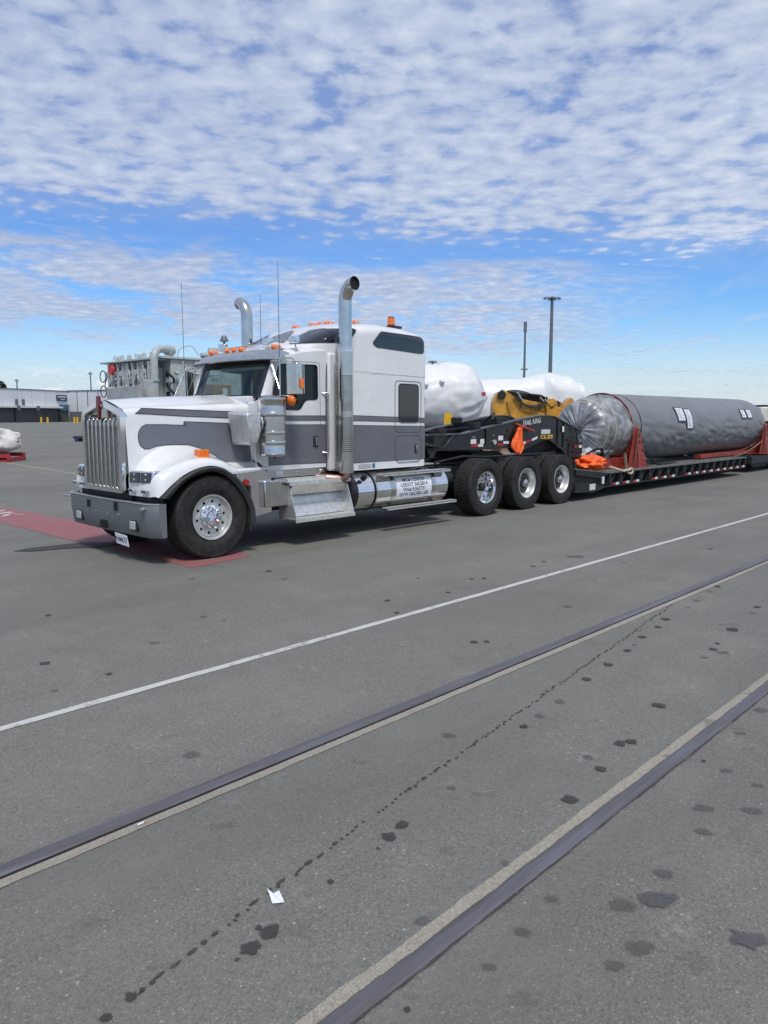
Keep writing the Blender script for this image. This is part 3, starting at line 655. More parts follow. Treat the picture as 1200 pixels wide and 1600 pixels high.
# ---- grille
go = [(9.165, .90), (10.275, .90), (10.275, 1.905), (10.255, 1.955), (10.20, 1.985), (9.72, 2.115), (9.24, 1.985), (9.185, 1.955), (9.165, 1.905)]
gi = [(9.245, .955), (10.195, .955), (10.195, 1.895), (10.17, 1.925), (9.72, 2.045), (9.27, 1.925), (9.245, 1.895)]
mb = MB(); add_plate(mb, roundpoly(go, .06), [roundpoly(gi, .04)], .13, lambda v: Vector((4.655+v.z, v.x, v.y)))
grl = mb.build('grille', chrome, truck, bevel=.014)
mb = MB(); mb.prism([(9.235, 1.765), (10.205, 1.765), (10.205, 1.90), (9.72, 2.06), (9.235, 1.90)], 'x', 4.655, 4.70); mb.build('upper_panel', steel, grl)
mb = MB()
for i in range(48): y = 9.25+i*.0202; mb.box((4.672, y, .95), (4.682, y+.006, 1.77))
for i in range(62): z = .955+i*.0132; mb.box((4.668, 9.24, z), (4.676, 10.2, z+.0045))
mb.build('grille_screen', brushed, grl)
mb = MB(); mb.box((4.69, 9.235, .945), (4.70, 10.205, 1.77)); mb.build('grille_backing', whgrey, grl)
for i in range(7):
    y = 9.40+i*.121; mb = MB(); pts = [(4.70, y, 1.845), (4.655, y, 1.86), (4.62, y, 1.83), (4.612, y, 1.76), (4.612, y, 1.05), (4.625, y, .975), (4.66, y, .955)]
    mb.tube(dens(pts, 4), .0165, 10); mb.build('grille_bar', steel, grl)
for y in (9.42, 10.02): mb = MB(); mb.box((4.645, y-.065, 1.882), (4.66, y+.065, 1.918)); mb.build('marker_slot', black, grl, bevel=.006)
mb = MB(); mb.prism(roundpoly([(9.72-.045, 2.06), (9.72-.028, 1.86), (9.72+.028, 1.86), (9.72+.045, 2.06), (9.72+.03, 2.165), (9.72-.03, 2.165)], .02), 'x', 4.560, 4.60); em = mb.build('badge', emblem, grl, bevel=.006)
mb = MB(); mb.prism([(9.72-.11, 2.04), (9.72, 2.0), (9.72+.11, 2.04), (9.72, 2.075)], 'x', 4.575, 4.61); mb.build('badge_wing', chrome, em, bevel=.003)
mb = MB(); mb.prism([(9.66, 1.86), (9.69, 1.815), (9.72, 1.845), (9.75, 1.815), (9.78, 1.86), (9.72, 1.88)], 'x', 4.645, 4.66); mb.build('badge_foot', black, em)
mb = MB(); mb.box((4.72, 9.18, .72), (4.80, 10.26, .93)); mb.box((4.75, 8.7, .60), (4.9, 10.74, .86)); mb.build('bumper_mount', chassis, truck)
# ---- bumper
def bumperring(y):
    t = min(1, abs(y-YC)/1.235); back = .11*max(0, (t-.82)/.18)**2+.03*t
    x = 4.575+back; zb = .365-.0*t; zt = .805+.0*t
    return [(x+.10, y, zt-.004), (x+.012, y, zt), (x, y, zt-.012), (x-.004, y, .60), (x+.012, y, .50), (x+.03, y, zb+.02), (x+.045, y, zb), (x+.10, y, zb+.01)]
ys = [YC-1.235+2.47*i/40 for i in range(41)]
mb = MB(); mb.loft([bumperring(y) for y in ys], True, True, True); bp_ = mb.build('bumper', bumperm, truck, angle=40)
mb = MB(); mb.loft([[(r[0][0]-.088, r[0][1], .808), (r[0][0]-.088, r[0][1], .796), (r[0][0]-.108, r[0][1], .796), (r[0][0]-.108, r[0][1], .808)] for r in [bumperring(y) for y in ys]], True, True, True); mb.build('bumper_lip', brushed, bp_)
for y in (8.93, 10.51):
    mb = MB(); mb.box((4.590, y-.105, .425), (4.66, y+.105, .585)); q = mb.build('fog_lamp', black, bp_, bevel=.015)
    mb = MB(); mb.box((4.582, y-.055, .45), (4.60, y+.088, .56)); mb.build('fog_lens', lens, q, bevel=.012)
mb = MB()
for y, z, a, b in ((9.36, .72, .04, .055), (10.16, .70, .035, .05), (9.74, .45, .085, .052)): mb.box((4.566, y-a, z-b), (4.62, y+a, z+b))
mb.split('bumper_cutout', holem, bp_)
mb = MB()
for y, z in ((9.60, .60), (9.93, .615), (9.30, .615), (10.18, .61)): mb.cyl((4.585, y, z), (4.560, y, z), .015, .010, 12)
mb.cyl((4.62, 8.66, .74), (4.56, 8.63, .745), .022, .022, 12); mb.cyl((4.565, 8.69, .735), (4.56, 8.59, .755), .016, .016, 10); mb.cyl((4.62, 10.82, .75), (4.55, 10.93, .76), .014, .014, 10)
mb.split('bumper_bolt', steel, bp_)
mb = MB(); mb.hexa([(4.615, 9.13, .20), (4.625, 9.13, .20), (4.625, 9.45, .215), (4.615, 9.45, .215), (4.60, 9.15, .345), (4.61, 9.15, .345), (4.61, 9.47, .36), (4.60, 9.47, .36)]); lp = mb.build('licence_plate', paper, truck)
vs, fs = text_mesh('9VMK57', .095, .001, bold=.001)
mb = MB(); mb.add([Vector((4.607+(v.y)*-.10-.001, 9.30-v.x, .275+v.y)) for v in vs], fs); mb.build('plate_text', blackt, lp)
# ---- cab
roof_s = [(6.70, 2.66), (6.80, 2.70), (7.0, 2.775), (7.3, 2.84), (7.6, 2.875), (7.92, 2.90)]
cabpoly = [(6.40, 1.122), (7.73, 1.112), (7.745, 2.46), (7.79, 2.75), (7.86, 2.86), (7.90, 2.90), (7.6, 2.875), (7.3, 2.84), (7.0, 2.775), (6.80, 2.70), (6.735, 2.50), (6.60, 2.17), (6.40, 2.10)]
glassp = roundpoly([(6.715, 2.0), (6.725, 2.25), (6.835, 2.645), (7.57, 2.665), (7.575, 2.15), (7.33, 2.14), (7.22, 1.99)], .06)
cab = None
for sg in (-1, 1):
    y = 8.745 if sg < 0 else mir(8.745); mb = MB()
    add_plate(mb, cabpoly, [glassp], .03, lambda v: Vector((v.x, y-sg*.015+v.z*sg, v.y)))
    o = mb.build('cab_side', white, truck, angle=30)
    if cab is None: cab = o
    mb = MB(); mb.patch(glassp, lambda x, z: y-sg*.012, 20, 2, 0, 0); mb.build('door_window', tint2 if sg < 0 else ws, o)
    mb = MB(); mb.seam(glassp, lambda x, z: y, .008, True, sg, .002, 2); mb.build('window_seal', black, o)
    mb = MB(); mb.seam(roundpoly([(6.70, 1.35), (6.70, 2.2), (6.80, 2.69), (7.62, 2.705), (7.625, 1.36)], .08), lambda x, z: y, .0035, True, sg, 0, 2); mb.build('door_seam', black, o)
    YF = lambda x, z: y
    for pl in ([(6.62, 1.905), (7.73, 1.905), (7.73, 1.835), (6.62, 1.835)], [(6.62, 1.775), (7.73, 1.77), (7.73, 1.185), (6.62, 1.19)]):
        mb = MB(); mb.patch(pl, YF, 4, 2, .004, sg); mb.build('paint_stripe', grey, o, smooth=False)
        mb = MB(); mb.seam([pl[0], pl[1]], YF, .0038, False, sg, .004); mb.seam([pl[3], pl[2]], YF, .0038, False, sg, .004); mb.build('pinstripe', black, o)
    mb = MB(); mb.box((7.47, min(y, y+sg*.02), 1.43), (7.56, max(y, y+sg*.02), 1.60)); hd = mb.build('door_handle', black, o, bevel=.015)
    mb = MB(); mb.box((7.505, min(y+sg*.018, y+sg*.034), 1.455), (7.535, max(y+sg*.018, y+sg*.034), 1.585)); mb.build('handle_grip', steel, hd, bevel=.006)
    mb = MB(); mb.tube([(7.66, y, 2.245), (7.73, y+sg*.05, 2.25), (7.74, y+sg*.06, 2.23), (7.735, y+sg*.06, 1.36), (7.72, y+sg*.05, 1.335), (7.66, y, 1.34)], .0125, 10); mb.build('grab_bar', steel, o)
    mb = MB(); mb.box((6.62, min(y-sg*.012, y+sg*.006), 1.005), (7.735, max(y-sg*.012, y+sg*.006), 1.118)); st_ = mb.build('rocker_panel', chrome, o, bevel=.003)
    mb = MB(); mb.cyl((7.62, y, 1.065), (7.62, y+sg*.03, 1.065), .028, .022, 18); mb.cyl((7.15, y, 1.055), (7.15, y+sg*.03, 1.055), .03, .012, 18); mb.split('rocker_lamp', steel, st_)
    mb = MB(); mb.box((6.74, min(y+sg*.007, y+sg*.010), 1.03), (6.87, max(y+sg*.007, y+sg*.010), 1.10)); mb.build('sticker', reflw, st_)
    # cowl side between hood and door
    mb = MB(); mb.box((6.42, min(y, y+sg*.004), 1.118), (6.63, max(y, y+sg*.004), 1.185)); mb.build('cowl_trim', white, o)
mb = MB()
def roofring(x):
    zs = lerp(roof_s, x); pts = [(x, 8.745, zs-.02)]
    for k in range(1, 7): t = k/6*pi/2; pts.append((x, 8.745+.20*(1-cos(t)), zs-.02+.105*sin(t)))
    for k in range(1, 5): t = k/4; pts.append((x, 8.945+(YC-8.945)*t, zs+.085+.035*sin(t*pi/2)))
    return pts+[(x, mir(y), z) for x, y, z in pts[:-1][::-1]]
mb.loft([roofring(x) for x in (6.70, 6.80, 6.9, 7.0, 7.15, 7.3, 7.45, 7.6, 7.75, 7.90)], False, False, False)
mb.add(roofring(7.90), [tuple(range(len(roofring(7.90))))]); mb.build('cab_roof', white, truck, angle=50)
# black gap strip between cab and sleeper
mb = MB(); mb.tube(dens([(7.735, 8.755, 1.12), (7.748, 8.755, 2.46), (7.79, 8.757, 2.76), (7.87, 8.78, 2.91), (7.915, 8.85, 2.965), (7.93, 9.0, 3.0)], 5), .014, 8); mb.build('gap_seal', black, truck)
# firewall / cowl, dash, floor, back wall
mb = MB(); mb.box((6.46, 8.80, 1.12), (6.60, mir(8.80), 2.10)); mb.box((6.45, 8.98, 2.08), (6.60, mir(8.98), 2.185)); mb.build('cowl', white, truck, bevel=.02)
inr = MB(); inr.box((6.62, 8.78, 1.12), (7.90, mir(8.78), 1.20)); inr.box((7.80, 8.78, 1.2), (7.88, mir(8.78), 2.84)); inr.box((6.62, 8.80, 1.9), (6.88, mir(8.80), 2.16)); inr.build('cab_interior', interior, truck, bevel=.03)
mb = MB()
for yc in (9.15, 10.3): mb.box((7.3, yc-.27, 1.2), (7.75, yc+.27, 1.75)); mb.hexa([(7.6, yc-.25, 1.75), (7.75, yc-.25, 1.75), (7.75, yc+.25, 1.75), (7.6, yc+.25, 1.75), (7.68, yc-.2, 2.45), (7.78, yc-.2, 2.45), (7.78, yc+.2, 2.45), (7.68, yc+.2, 2.45)])
mb.split('cab_seat', interior, truck, bevel=.05)
mb = MB(); ctr = Vector((7.02, 9.15, 2.20)); ax = Vector((.55, 0, .83)).normalized(); _, u_, w_ = ortho(ax)
mb.tube([ctr+(u_*cos(t)+w_*sin(t))*.23 for t in [2*pi*k/28 for k in range(28)]], .016, 8, True); mb.tube([ctr-u_*.22, ctr, ctr+u_*.22], .014); mb.tube([ctr, ctr-ax*.35], .03); mb.build('steering_wheel', black, truck)
# windscreen
def wsx(y, z): t = (y-YC)/1.0; return 6.49+(z-2.18)*.395+.115*t*t
wy0, wy1 = 8.85, mir(8.85)
def wspt(y, z): return Vector((wsx(y, z), y, z))
ysw = [wy0+(wy1-wy0)*i/24 for i in range(25)]
mb = MB(); mb.loft([[wspt(y, 2.175+.53*k/6) for k in range(7)] for y in ysw], False); wsc = mb.build('windscreen', ws, truck, angle=70)
mb = MB()
def band(zlo, zhi, ya, yb, off=.003):
    yy = [ya+(yb-ya)*i/12 for i in range(13)]; mb.loft([[wspt(y, zlo+(zhi-zlo)*k/3)+Vector((-off, 0, 0)) for k in range(4)] for y in yy], False)
band(2.16, 2.205, wy0-.02, wy1+.02); band(2.645, 2.71, wy0-.02, wy1+.02)
band(2.205, 2.645, wy0-.02, wy0+.075); band(2.205, 2.645, wy1-.075, wy1+.02); mb.split('windscreen_border', black, wsc)
mb = MB()
for s_ in (-1, 1):
    y = wy0 if s_ < 0 else wy1; yo = 8.758 if s_ < 0 else mir(8.758)
    mb.loft([[Vector((wsx(y, z)+.0, y, z)), Vector((wsx(y, z)-.012, y+s_*.03, z)), Vector((wsx(y, z)+.10, yo, z)), Vector((wsx(y, z)+.19, yo, z)), Vector((wsx(y, z)+.12, y-s_*.02, z))] for z in (2.12, 2.3, 2.5, 2.72)], True, True, True)
mb.split('windscreen_pillar', white, truck, angle=50)
mb = MB()
for y, y2 in ((9.45, 9.98), (9.95, 10.42)):
    a = wspt(y, 2.17)+Vector((-.03, 0, 0)); b = wspt(y2, 2.235)+Vector((-.02, 0, 0)); mb.tube([a, a.lerp(b, .5)+Vector((-.015, 0, .01)), b], .009, 6); mb.tube([wspt(y2-.23, 2.222)+Vector((-.014, 0, 0)), wspt(y2+.18, 2.235)+Vector((-.014, 0, 0))], .010, 6)
mb.build('wiper', black, truck)
# visor
mb = MB(); r0 = []; 
for i in range(33):
    y = 8.64+(mir(8.64)-8.64)*i/32; t = (y-YC)/1.08; dr = .0+.055*max(0, abs(t)-.8)/.2
    xb = 6.56+.13*t*t; r0.append([(xb, y, 2.715-dr*.2), (xb+.07, y, 2.79-dr), (xb+.16, y, 2.845-dr*1.2), (xb+.27, y, 2.875-dr*1.3), (xb+.27, y, 2.855-dr*1.3), (xb+.15, y, 2.82-dr*1.2), (xb+.02, y, 2.70-dr*.2)])
mb.loft(r0, True, True, True); mb.build('sun_visor', steel, truck, angle=40)
mb = MB(); mb.box((6.76, 8.92, 2.70), (6.86, mir(8.92), 2.76)); mb.build('header_panel', black, truck)
# cab roof lights, work lights, horns, antennas
for (x, y) in ((6.90, 10.55), (6.88, 10.06), (6.88, 9.88), (6.88, 9.70), (6.95, 8.98)):
    mb = MB(); mb.loft([[(x+.22*t-.02, y+.055*cos(a)*(1-.75*t**2), 2.885+(.05*(1-.7*t))*max(0, sin(a))+.0) for a in [pi*k/8 for k in range(9)]] for t in (0, .25, .5, .75, 1)], False)
    o = mb.build('roof_marker_light', chrome, truck); mb = MB(); mb.lathe([(0, .07), (.02, .064), (.036, .042), (.042, 0), (.046, -.08)], (x+.01, y, 2.905), (-1, 0, .1), 20, mod=None); mb.build('amber_lens', amber, o)
for (x, y, z) in ((7.02, 10.42, 2.99), (7.0, 9.22, 3.0), (7.15, 8.78, 3.02)):
    mb = MB(); w_ = .055 if y > 9 else .05; mb.box((x-.03, y-.085, z-w_), (x+.05, y+.085, z+w_)); o = mb.build('work_light', chrome, truck, bevel=.012)
    mb = MB(); mb.box((x-.036, y-.07, z-w_+.015), (x-.028, y+.07, z+w_-.015)); mb.build('work_lens', lens, o); mb = MB(); mb.tube([(x+.02, y, z-.05), (x+.05, y, 2.88)], .01); mb.build('light_bracket', steel, o)
mb = MB(); mb.tube([(7.05, 10.42, 2.97), (7.03, 9.22, 2.985)], .009); mb.tube([(7.03, 9.22, 3.0), (7.17, 8.78, 3.02)], .010); mb.split('light_rail', steel, truck)
for (x, y, z0, z1) in ((6.60, 10.90, 2.4, 4.02), (7.47, 10.0, 2.9, 3.82), (6.74, 8.60, 2.60, 4.05)):
    mb = MB(); mb.cyl((x, y, z0), (x, y, z0+.12), .011, .008, 8); mb.cyl((x, y, z0+.12), (x, y, z1), .0048, .0028, 6); mb.build('antenna', black, truck)
# mirrors
for sg in (-1, 1):
    def sy(y): return y if sg < 0 else mir(y)
    yo = 8.30; xo = 0
    mb = MB(); ya, yb = sorted((sy(8.17), sy(8.42)))
    mb.prism(roundpoly([(6.70, ya), (6.70, yb), (6.84, yb-.02), (6.84, ya+.02)], .04), 'z', 2.20, 2.63); mh = mb.build('mirror', steel, truck, bevel=.01)
    mb = MB(); mb.box((6.842, ya+.015, 2.215), (6.848, yb-.015, 2.615)); mb.build('mirror_glass', chrome, mh)
    mb = MB(); yy = sy(8.165); mb.box((6.76, min(yy, yy-sg*.02)-.006, 2.28), (6.82, max(yy, yy-sg*.02)-.004, 2.42)); mb.build('mirror_marker', amber, mh, bevel=.006)
    mb = MB()
    A = (6.72, sy(8.75), 2.70); mb.tube([A, (6.66, sy(8.52), 2.715), (6.74, sy(8.32), 2.70), (6.775, sy(8.29), 2.66), (6.775, sy(8.29), 2.22), (6.76, sy(8.31), 2.185), (6.70, sy(8.45), 2.185), (6.66, sy(8.75), 2.19)], .011, 8)
    mb.tube([(6.665, sy(8.50), 2.71), (6.665, sy(8.50), 2.19)], .010, 8); mb.tube([(6.70, sy(8.72), 2.62), (6.665, sy(8.50), 2.25)], .009, 8)
    mb.tube([(6.72, sy(8.75), 2.69), (6.78, sy(8.50), 2.675), (6.80, sy(8.30), 2.64)], .008, 8); mb.build('mirror_bracket', steel, mh)
    mb = MB(); c_ = Vector((6.745, sy(8.33), 2.12)); mb.lathe([(0, .07), (.04, .065), (.072, .035), (.08, 0)], c_, (-1, 0, 0), 28); q = mb.build('turn_signal', amber, truck)
    mb = MB(); mb.lathe([(.082, .0), (.086, -.01), (.08, -.06), (.04, -.09), (0, -.095)], c_, (-1, 0, 0), 28); mb.build('signal_housing', black, q); mb = MB(); mb.tube([c_+Vector((.03, 0, .06)), c_+Vector((.03, 0, .10))], .012); mb.build('signal_post', steel, q)
mb = MB(); mb.tube([(6.30, 10.75, 2.17), (6.66, 10.93, 2.69)], .009); mb.tube([(6.60, 10.90, 2.2), (6.60, 10.90, 2.62)], .035, 10); mb.build('mirror_strut', steel, truck)
# ---- sleeper
ztab = [(6.93, 2.93), (7.2, 2.985), (7.5, 3.09), (7.75, 3.21), (8.0, 3.32), (8.3, 3.395), (8.8, 3.435), (9.4, 3.42), (9.7, 3.385), (9.82, 3.355), (9.87, 3.32), (9.90, 3.25)]
htab = [(6.93, .62), (7.2, .80), (7.5, .92), (7.8, .98), (8.15, 1.04), (8.45, 1.11), (8.7, 1.14), (9.84, 1.14), (9.90, 1.115)]
def szt(x): return smtab(ztab, x, .07) if x < 9.7 else lerp(ztab, x)
def shw(x): return smtab(htab, x, .1) if x < 9.7 else lerp(htab, x)
def sleepy(x, z):
    zt = szt(x); w = shw(x); hb = .30; zb = zt-hb
    if z <= zb: return YC-w
    t = min(.9999, (z-zb)/hb); return YC-w*(1-t**4.4)**(1/2.1)
def sring(x):
    zt = szt(x); w = shw(x); zb = zt-.30; base = 2.56 if x >= 7.93 else min(2.60, zb-.01)
    pts = [(x, YC-w, base+(zb-base)*k/3) for k in range(3)] if base < zb else [(x, YC-w, base)]*3
    for k in range(0, 19):
        t = k/18*pi/2; s_ = sin(t); c_ = max(0, (1-s_**4.4))**(1/2.1); pts.append((x, YC-w*c_, zb+.30*s_))
    return pts+[(x, mir(y), z) for x, y, z in pts[:-1][::-1]]
sx = [6.93, 6.98]+[7.03+.03*i for i in range(30)]+[7.929, 7.931]+[8.05+.12*i for i in range(14)]+[9.68, 9.74, 9.78, 9.82, 9.845, 9.87, 9.885, 9.90]
mb = MB(); mb.loft([sring(x) for x in sx], False); mb.add(sring(9.90), [tuple(range(len(sring(9.9))))]); mb.add(sring(6.93), [tuple(range(len(sring(6.93))))])
slr = mb.build('sleeper_roof', white, truck, angle=50)
def planring(z, ins=0):
    x0, x1, y0, y1 = 7.931, 9.90, YC-1.14, YC+1.14; pl = roundpoly([(x0, y0), (x1, y0), (x1, y1), (x0, y1)], .07, 6); return [(a, b, z) for a, b in pl]
mb = MB(); mb.loft([planring(1.04), planring(2.558)], True, True, False); slb = mb.build('sleeper_body', white, truck, angle=50)
mb = MB(); mb.box((7.76, 8.80, 1.06), (7.94, mir(8.80), 2.85)); mb.build('sleeper_boot', rubberflat, truck)
mb = MB(); mb.box((7.765, 8.70, 1.05), (7.935, 8.80, 2.86)); mb.box((7.765, mir(8.80), 1.05), (7.935, mir(8.70), 2.86)); mb.split('sleeper_fairing', white, truck, bevel=.03)
for sg in (-1, 1):
    YS = (lambda x, z: 8.58) if sg < 0 else (lambda x, z: mir(8.58)); YR = (lambda x, z: sleepy(x, z)) if sg < 0 else (lambda x, z: mir(sleepy(x, z)))
    for pl in ([(7.97, 1.915), (9.87, 1.865), (9.87, 1.79), (7.97, 1.832)], [(7.97, 1.762), (9.87, 1.725), (9.87, 1.165), (7.97, 1.165)]):
        mb = MB(); mb.patch(pl, YS, 4, 2, .004, sg); mb.build('paint_stripe', grey, slb, smooth=False)
        mb = MB(); mb.seam([pl[0], pl[1]], YS, .0036, False, sg, .004); mb.seam([pl[3], pl[2]], YS, .0036, False, sg, .004); mb.build('pinstripe', black, slb)
    wp = roundpoly([(8.59, 3.05), (8.68, 2.985), (9.74, 2.945), (9.83, 2.96), (9.83, 3.17), (9.79, 3.235), (8.78, 3.25)], .05)
    mb = MB(); mb.patch(wp, YR, 50, 8, .005, sg); q = mb.build('roof_window', tint, slr, angle=70)
    wp2 = roundpoly([(7.31, 2.978), (7.63, 3.135), (7.84, 3.232), (7.92, 3.25), (8.05, 3.246), (8.29, 3.255), (8.313, 3.222), (8.20, 3.088), (8.143, 3.016)], .02)
    mb = MB(); mb.patch(wp2, YR, 90, 8, .006, sg); mb.v = [v+Vector((-.004, 0, .010 if v.x < 7.95 else .004)) for v in mb.v]; mb.build('roof_window', tint, slr, angle=70)
    dw = roundpoly([(9.205, 1.80), (9.69, 1.795), (9.69, 2.425), (9.205, 2.43)], .07)
    mb = MB(); mb.patch(dw, YS, 30, 2, .010, sg); q = mb.build('side_window', tint, slb); mb = MB(); mb.seam(dw, YS, .010, True, sg, .006, 2); mb.build('window_seal', black, q)
    mb = MB(); mb.seam(roundpoly([(9.115, 1.63), (9.765, 1.625), (9.765, 2.475), (9.115, 2.48)], .09), YS, .0045, True, sg, .003, 2); mb.seam(roundpoly([(9.12, 1.135), (9.775, 1.135), (9.775, 1.565), (9.12, 1.57)], .10), YS, .0045, True, sg, .003, 2); mb.build('hatch_seam', black, slb)
    mb = MB(); mb.tube([(9.18, YS(0, 0)+sg*.006, 1.13), (9.72, YS(0, 0)+sg*.006, 1.13)], .009); mb.build('hatch_trim', steel, slb)
    y = YS(0, 0); mb = MB(); mb.box((9.60, min(y, y+sg*.018), 1.27), (9.68, max(y, y+sg*.018), 1.42)); hd = mb.build('hatch_handle', black, slb, bevel=.014)
    mb = MB(); mb.box((9.63, min(y+sg*.016, y+sg*.03), 1.29), (9.655, max(y+sg*.016, y+sg*.03), 1.40)); mb.build('handle_grip', steel, hd, bevel=.005)
    mb = MB(); mb.seam([(7.97, 2.60), (9.86, 2.56)], YS, .0035, False, sg, .001); mb.build('panel_seam', txgrey, slb)
    mb = MB(); mb.box((8.27, min(y+sg*.004, y+sg*.007), 1.075), (8.55, max(y+sg*.004, y+sg*.007), 1.135)); mb.build('sill_badge', brushed, slb); mb = MB(); mb.box((8.58, min(y+sg*.004, y+sg*.007), 1.07), (8.64, max(y+sg*.004, y+sg*.007), 1.14)); mb.build('sill_sticker', glassb, slb)
    mb = MB()
    for i in range(24):
        for (xx, zz) in ((8.06, 1.25+i*.055), ): mb.cyl((xx, y+sg*.001, zz), (xx, y+sg*.004, zz), .004, n=6)
    mb.build('rivets', brushed, slb)
# dark glass across the sloping roof front
def rooftop(x, y): return szt(x)-.30+.30*(max(0, 1-(abs(y-YC)/shw(x))**2.1))**(1/4.4)
mb = MB(); rr_ = []
for i in range(33):
    a = -.45+.90*i/32; x0 = 7.326+.12*(1-abs(a)/.45); x1 = lerp([(0, 7.87), (.10, 7.853), (.45, 7.37)], abs(a))
    rr_.append([(x0+(x1-x0)*k/14, YC+a, rooftop(x0+(x1-x0)*k/14, YC+a)+.010) for k in range(15)])
mb.loft(rr_, False); mb.build('roof_front_window', tint, slr, angle=70)
for (x, y) in ((8.50, 10.40), (8.47, 9.93), (8.47, 9.72), (8.47, 9.51), (8.55, 8.98)):
    zt = szt(x)+(.0 if y > 9.2 else -.035); mb = MB(); mb.loft([[(x+.26*t-.02, y+.06*cos(a)*(1-.8*t*t), zt-.005+(.055*(1-.8*t))*max(0, sin(a))) for a in [pi*k/8 for k in range(9)]] for t in (0, .25, .5, .75, 1)], False)
    o = mb.build('roof_marker_light', chrome, truck); mb = MB(); mb.lathe([(0, .075), (.02, .066), (.038, .042), (.044, 0), (.048, -.08)], (x+.02, y, zt+.012), (-1, 0, .1), 20); mb.build('amber_lens', amber, o)
mb = MB(); mb.box((9.54, 9.02, 3.40), (9.76, 9.40, 3.44)); bc = mb.build('beacon_mount', black, truck, bevel=.006); mb = MB(); mb.cyl((9.64, 9.17, 3.44), (9.64, 9.17, 3.465), .07, .07, 24); mb.build('beacon_base', black, bc)
mb = MB(); mb.lathe([(0, .13), (.05, .128), (.062, .118), (.065, 0)], (9.64, 9.17, 3.465), (0, 0, 1), 24, mod=lambda i, k, r: r*(1 if i % 2 else .94)); mb.build('beacon_lens', amber, bc); mb = MB(); mb.cyl((9.64, 9.17, 3.59), (9.64, 9.17, 3.605), .06, .045, 24); mb.build('beacon_cap', black, bc)
# ---- exhaust stacks
for sg in (-1, 1):
    def sy(y): return y if sg < 0 else mir(y)
    yc = 8.47; X = 7.90
    pts = [(X, sy(yc), 2.86), (X, sy(yc), 3.4), (X, sy(yc), 3.58), (X, sy(yc-.004), 3.64), (X, sy(yc-.025), 3.71), (X, sy(yc-.065), 3.775), (X, sy(yc-.115), 3.822), (X, sy(yc-.165), 3.845), (X, sy(yc-.21), 3.85)]
    mb = MB(); mb.tube(dens(pts, 4), .101, 28, caps=False); pp_ = dens(pts, 4); ex = mb.build('exhaust_stack', steel, truck, angle=70)
    mb = MB(); e = Vector(pp_[-1]); d = (e-Vector(pp_[-2])).normalized(); mb.cyl(e-d*.04, e-d*.03, .100, .100, 28); mb.build('stack_opening', holem, ex)
    mb = MB(); e2 = e; _, u2, w2 = ortho(d); mb.tube([e+(u2*cos(t)+w2*sin(t))*.102 for t in [2*pi*k/28 for k in range(28)]], .004, 6, True); mb.build('stack_lip', steel, ex)
    mb = MB(); mb.cyl((X, sy(yc), 1.03), (X, sy(yc), 2.92), .118, .118, 32); mb.build('heat_shield', steel, ex, angle=50); mb = MB(); mb.cyl((X, sy(yc), 2.86), (X, sy(yc), 2.93), .125, .114, 28); mb.build('stack_clamp', chrome, ex)
    ya, yb = sorted((sy(8.44), sy(8.60))); mb = MB(); mb.box((7.80, ya, 1.05), (7.96, yb, 2.905)); mb.build('stack_bracket', M('dull_steel', (.34, .34, .33), .28, .9, var=.15, vscale=6, rvar=.2), ex, bevel=.02)
    mb = MB()
    for i in range(38): zz = 1.40+i*.029; mb.box((7.796, min(sy(8.475), sy(8.56)), zz), (7.802, max(sy(8.475), sy(8.56)), zz+.010))
    mb.build('dark_bars', holem, ex, smooth=False)  # thin dark bars stacked up the front face of the bracket
    mb = MB()
    for zz0, zz1 in ((1.36, 1.93), (1.99, 2.55)):
        nrow = int((zz1-zz0)/.030)
        for i in range(nrow):
            for k in range(7):
                t = (-pi/2*1.35)+(k+(i % 2)*.5)*.24; 
                c_ = Vector((X+sin(t+.75)*.1185, sy(yc)+sg*cos(t+.75)*.1185, zz0+i*.030)); nn = Vector((sin(t+.75), sg*cos(t+.75), 0)); mb.cyl(c_-nn*.003, c_+nn*.002, .0095, n=8)
    mb.build('perforation', holem, ex)
    mb = MB(); mb.tube(dens([(7.92, sy(8.50), 1.05), (7.91, sy(8.50), .98), (7.85, sy(8.53), .94), (7.70, sy(8.62), .945), (7.55, sy(8.80), .96)], 4), .068, 18); mb.build('exhaust_pipe', copper, truck, angle=60)
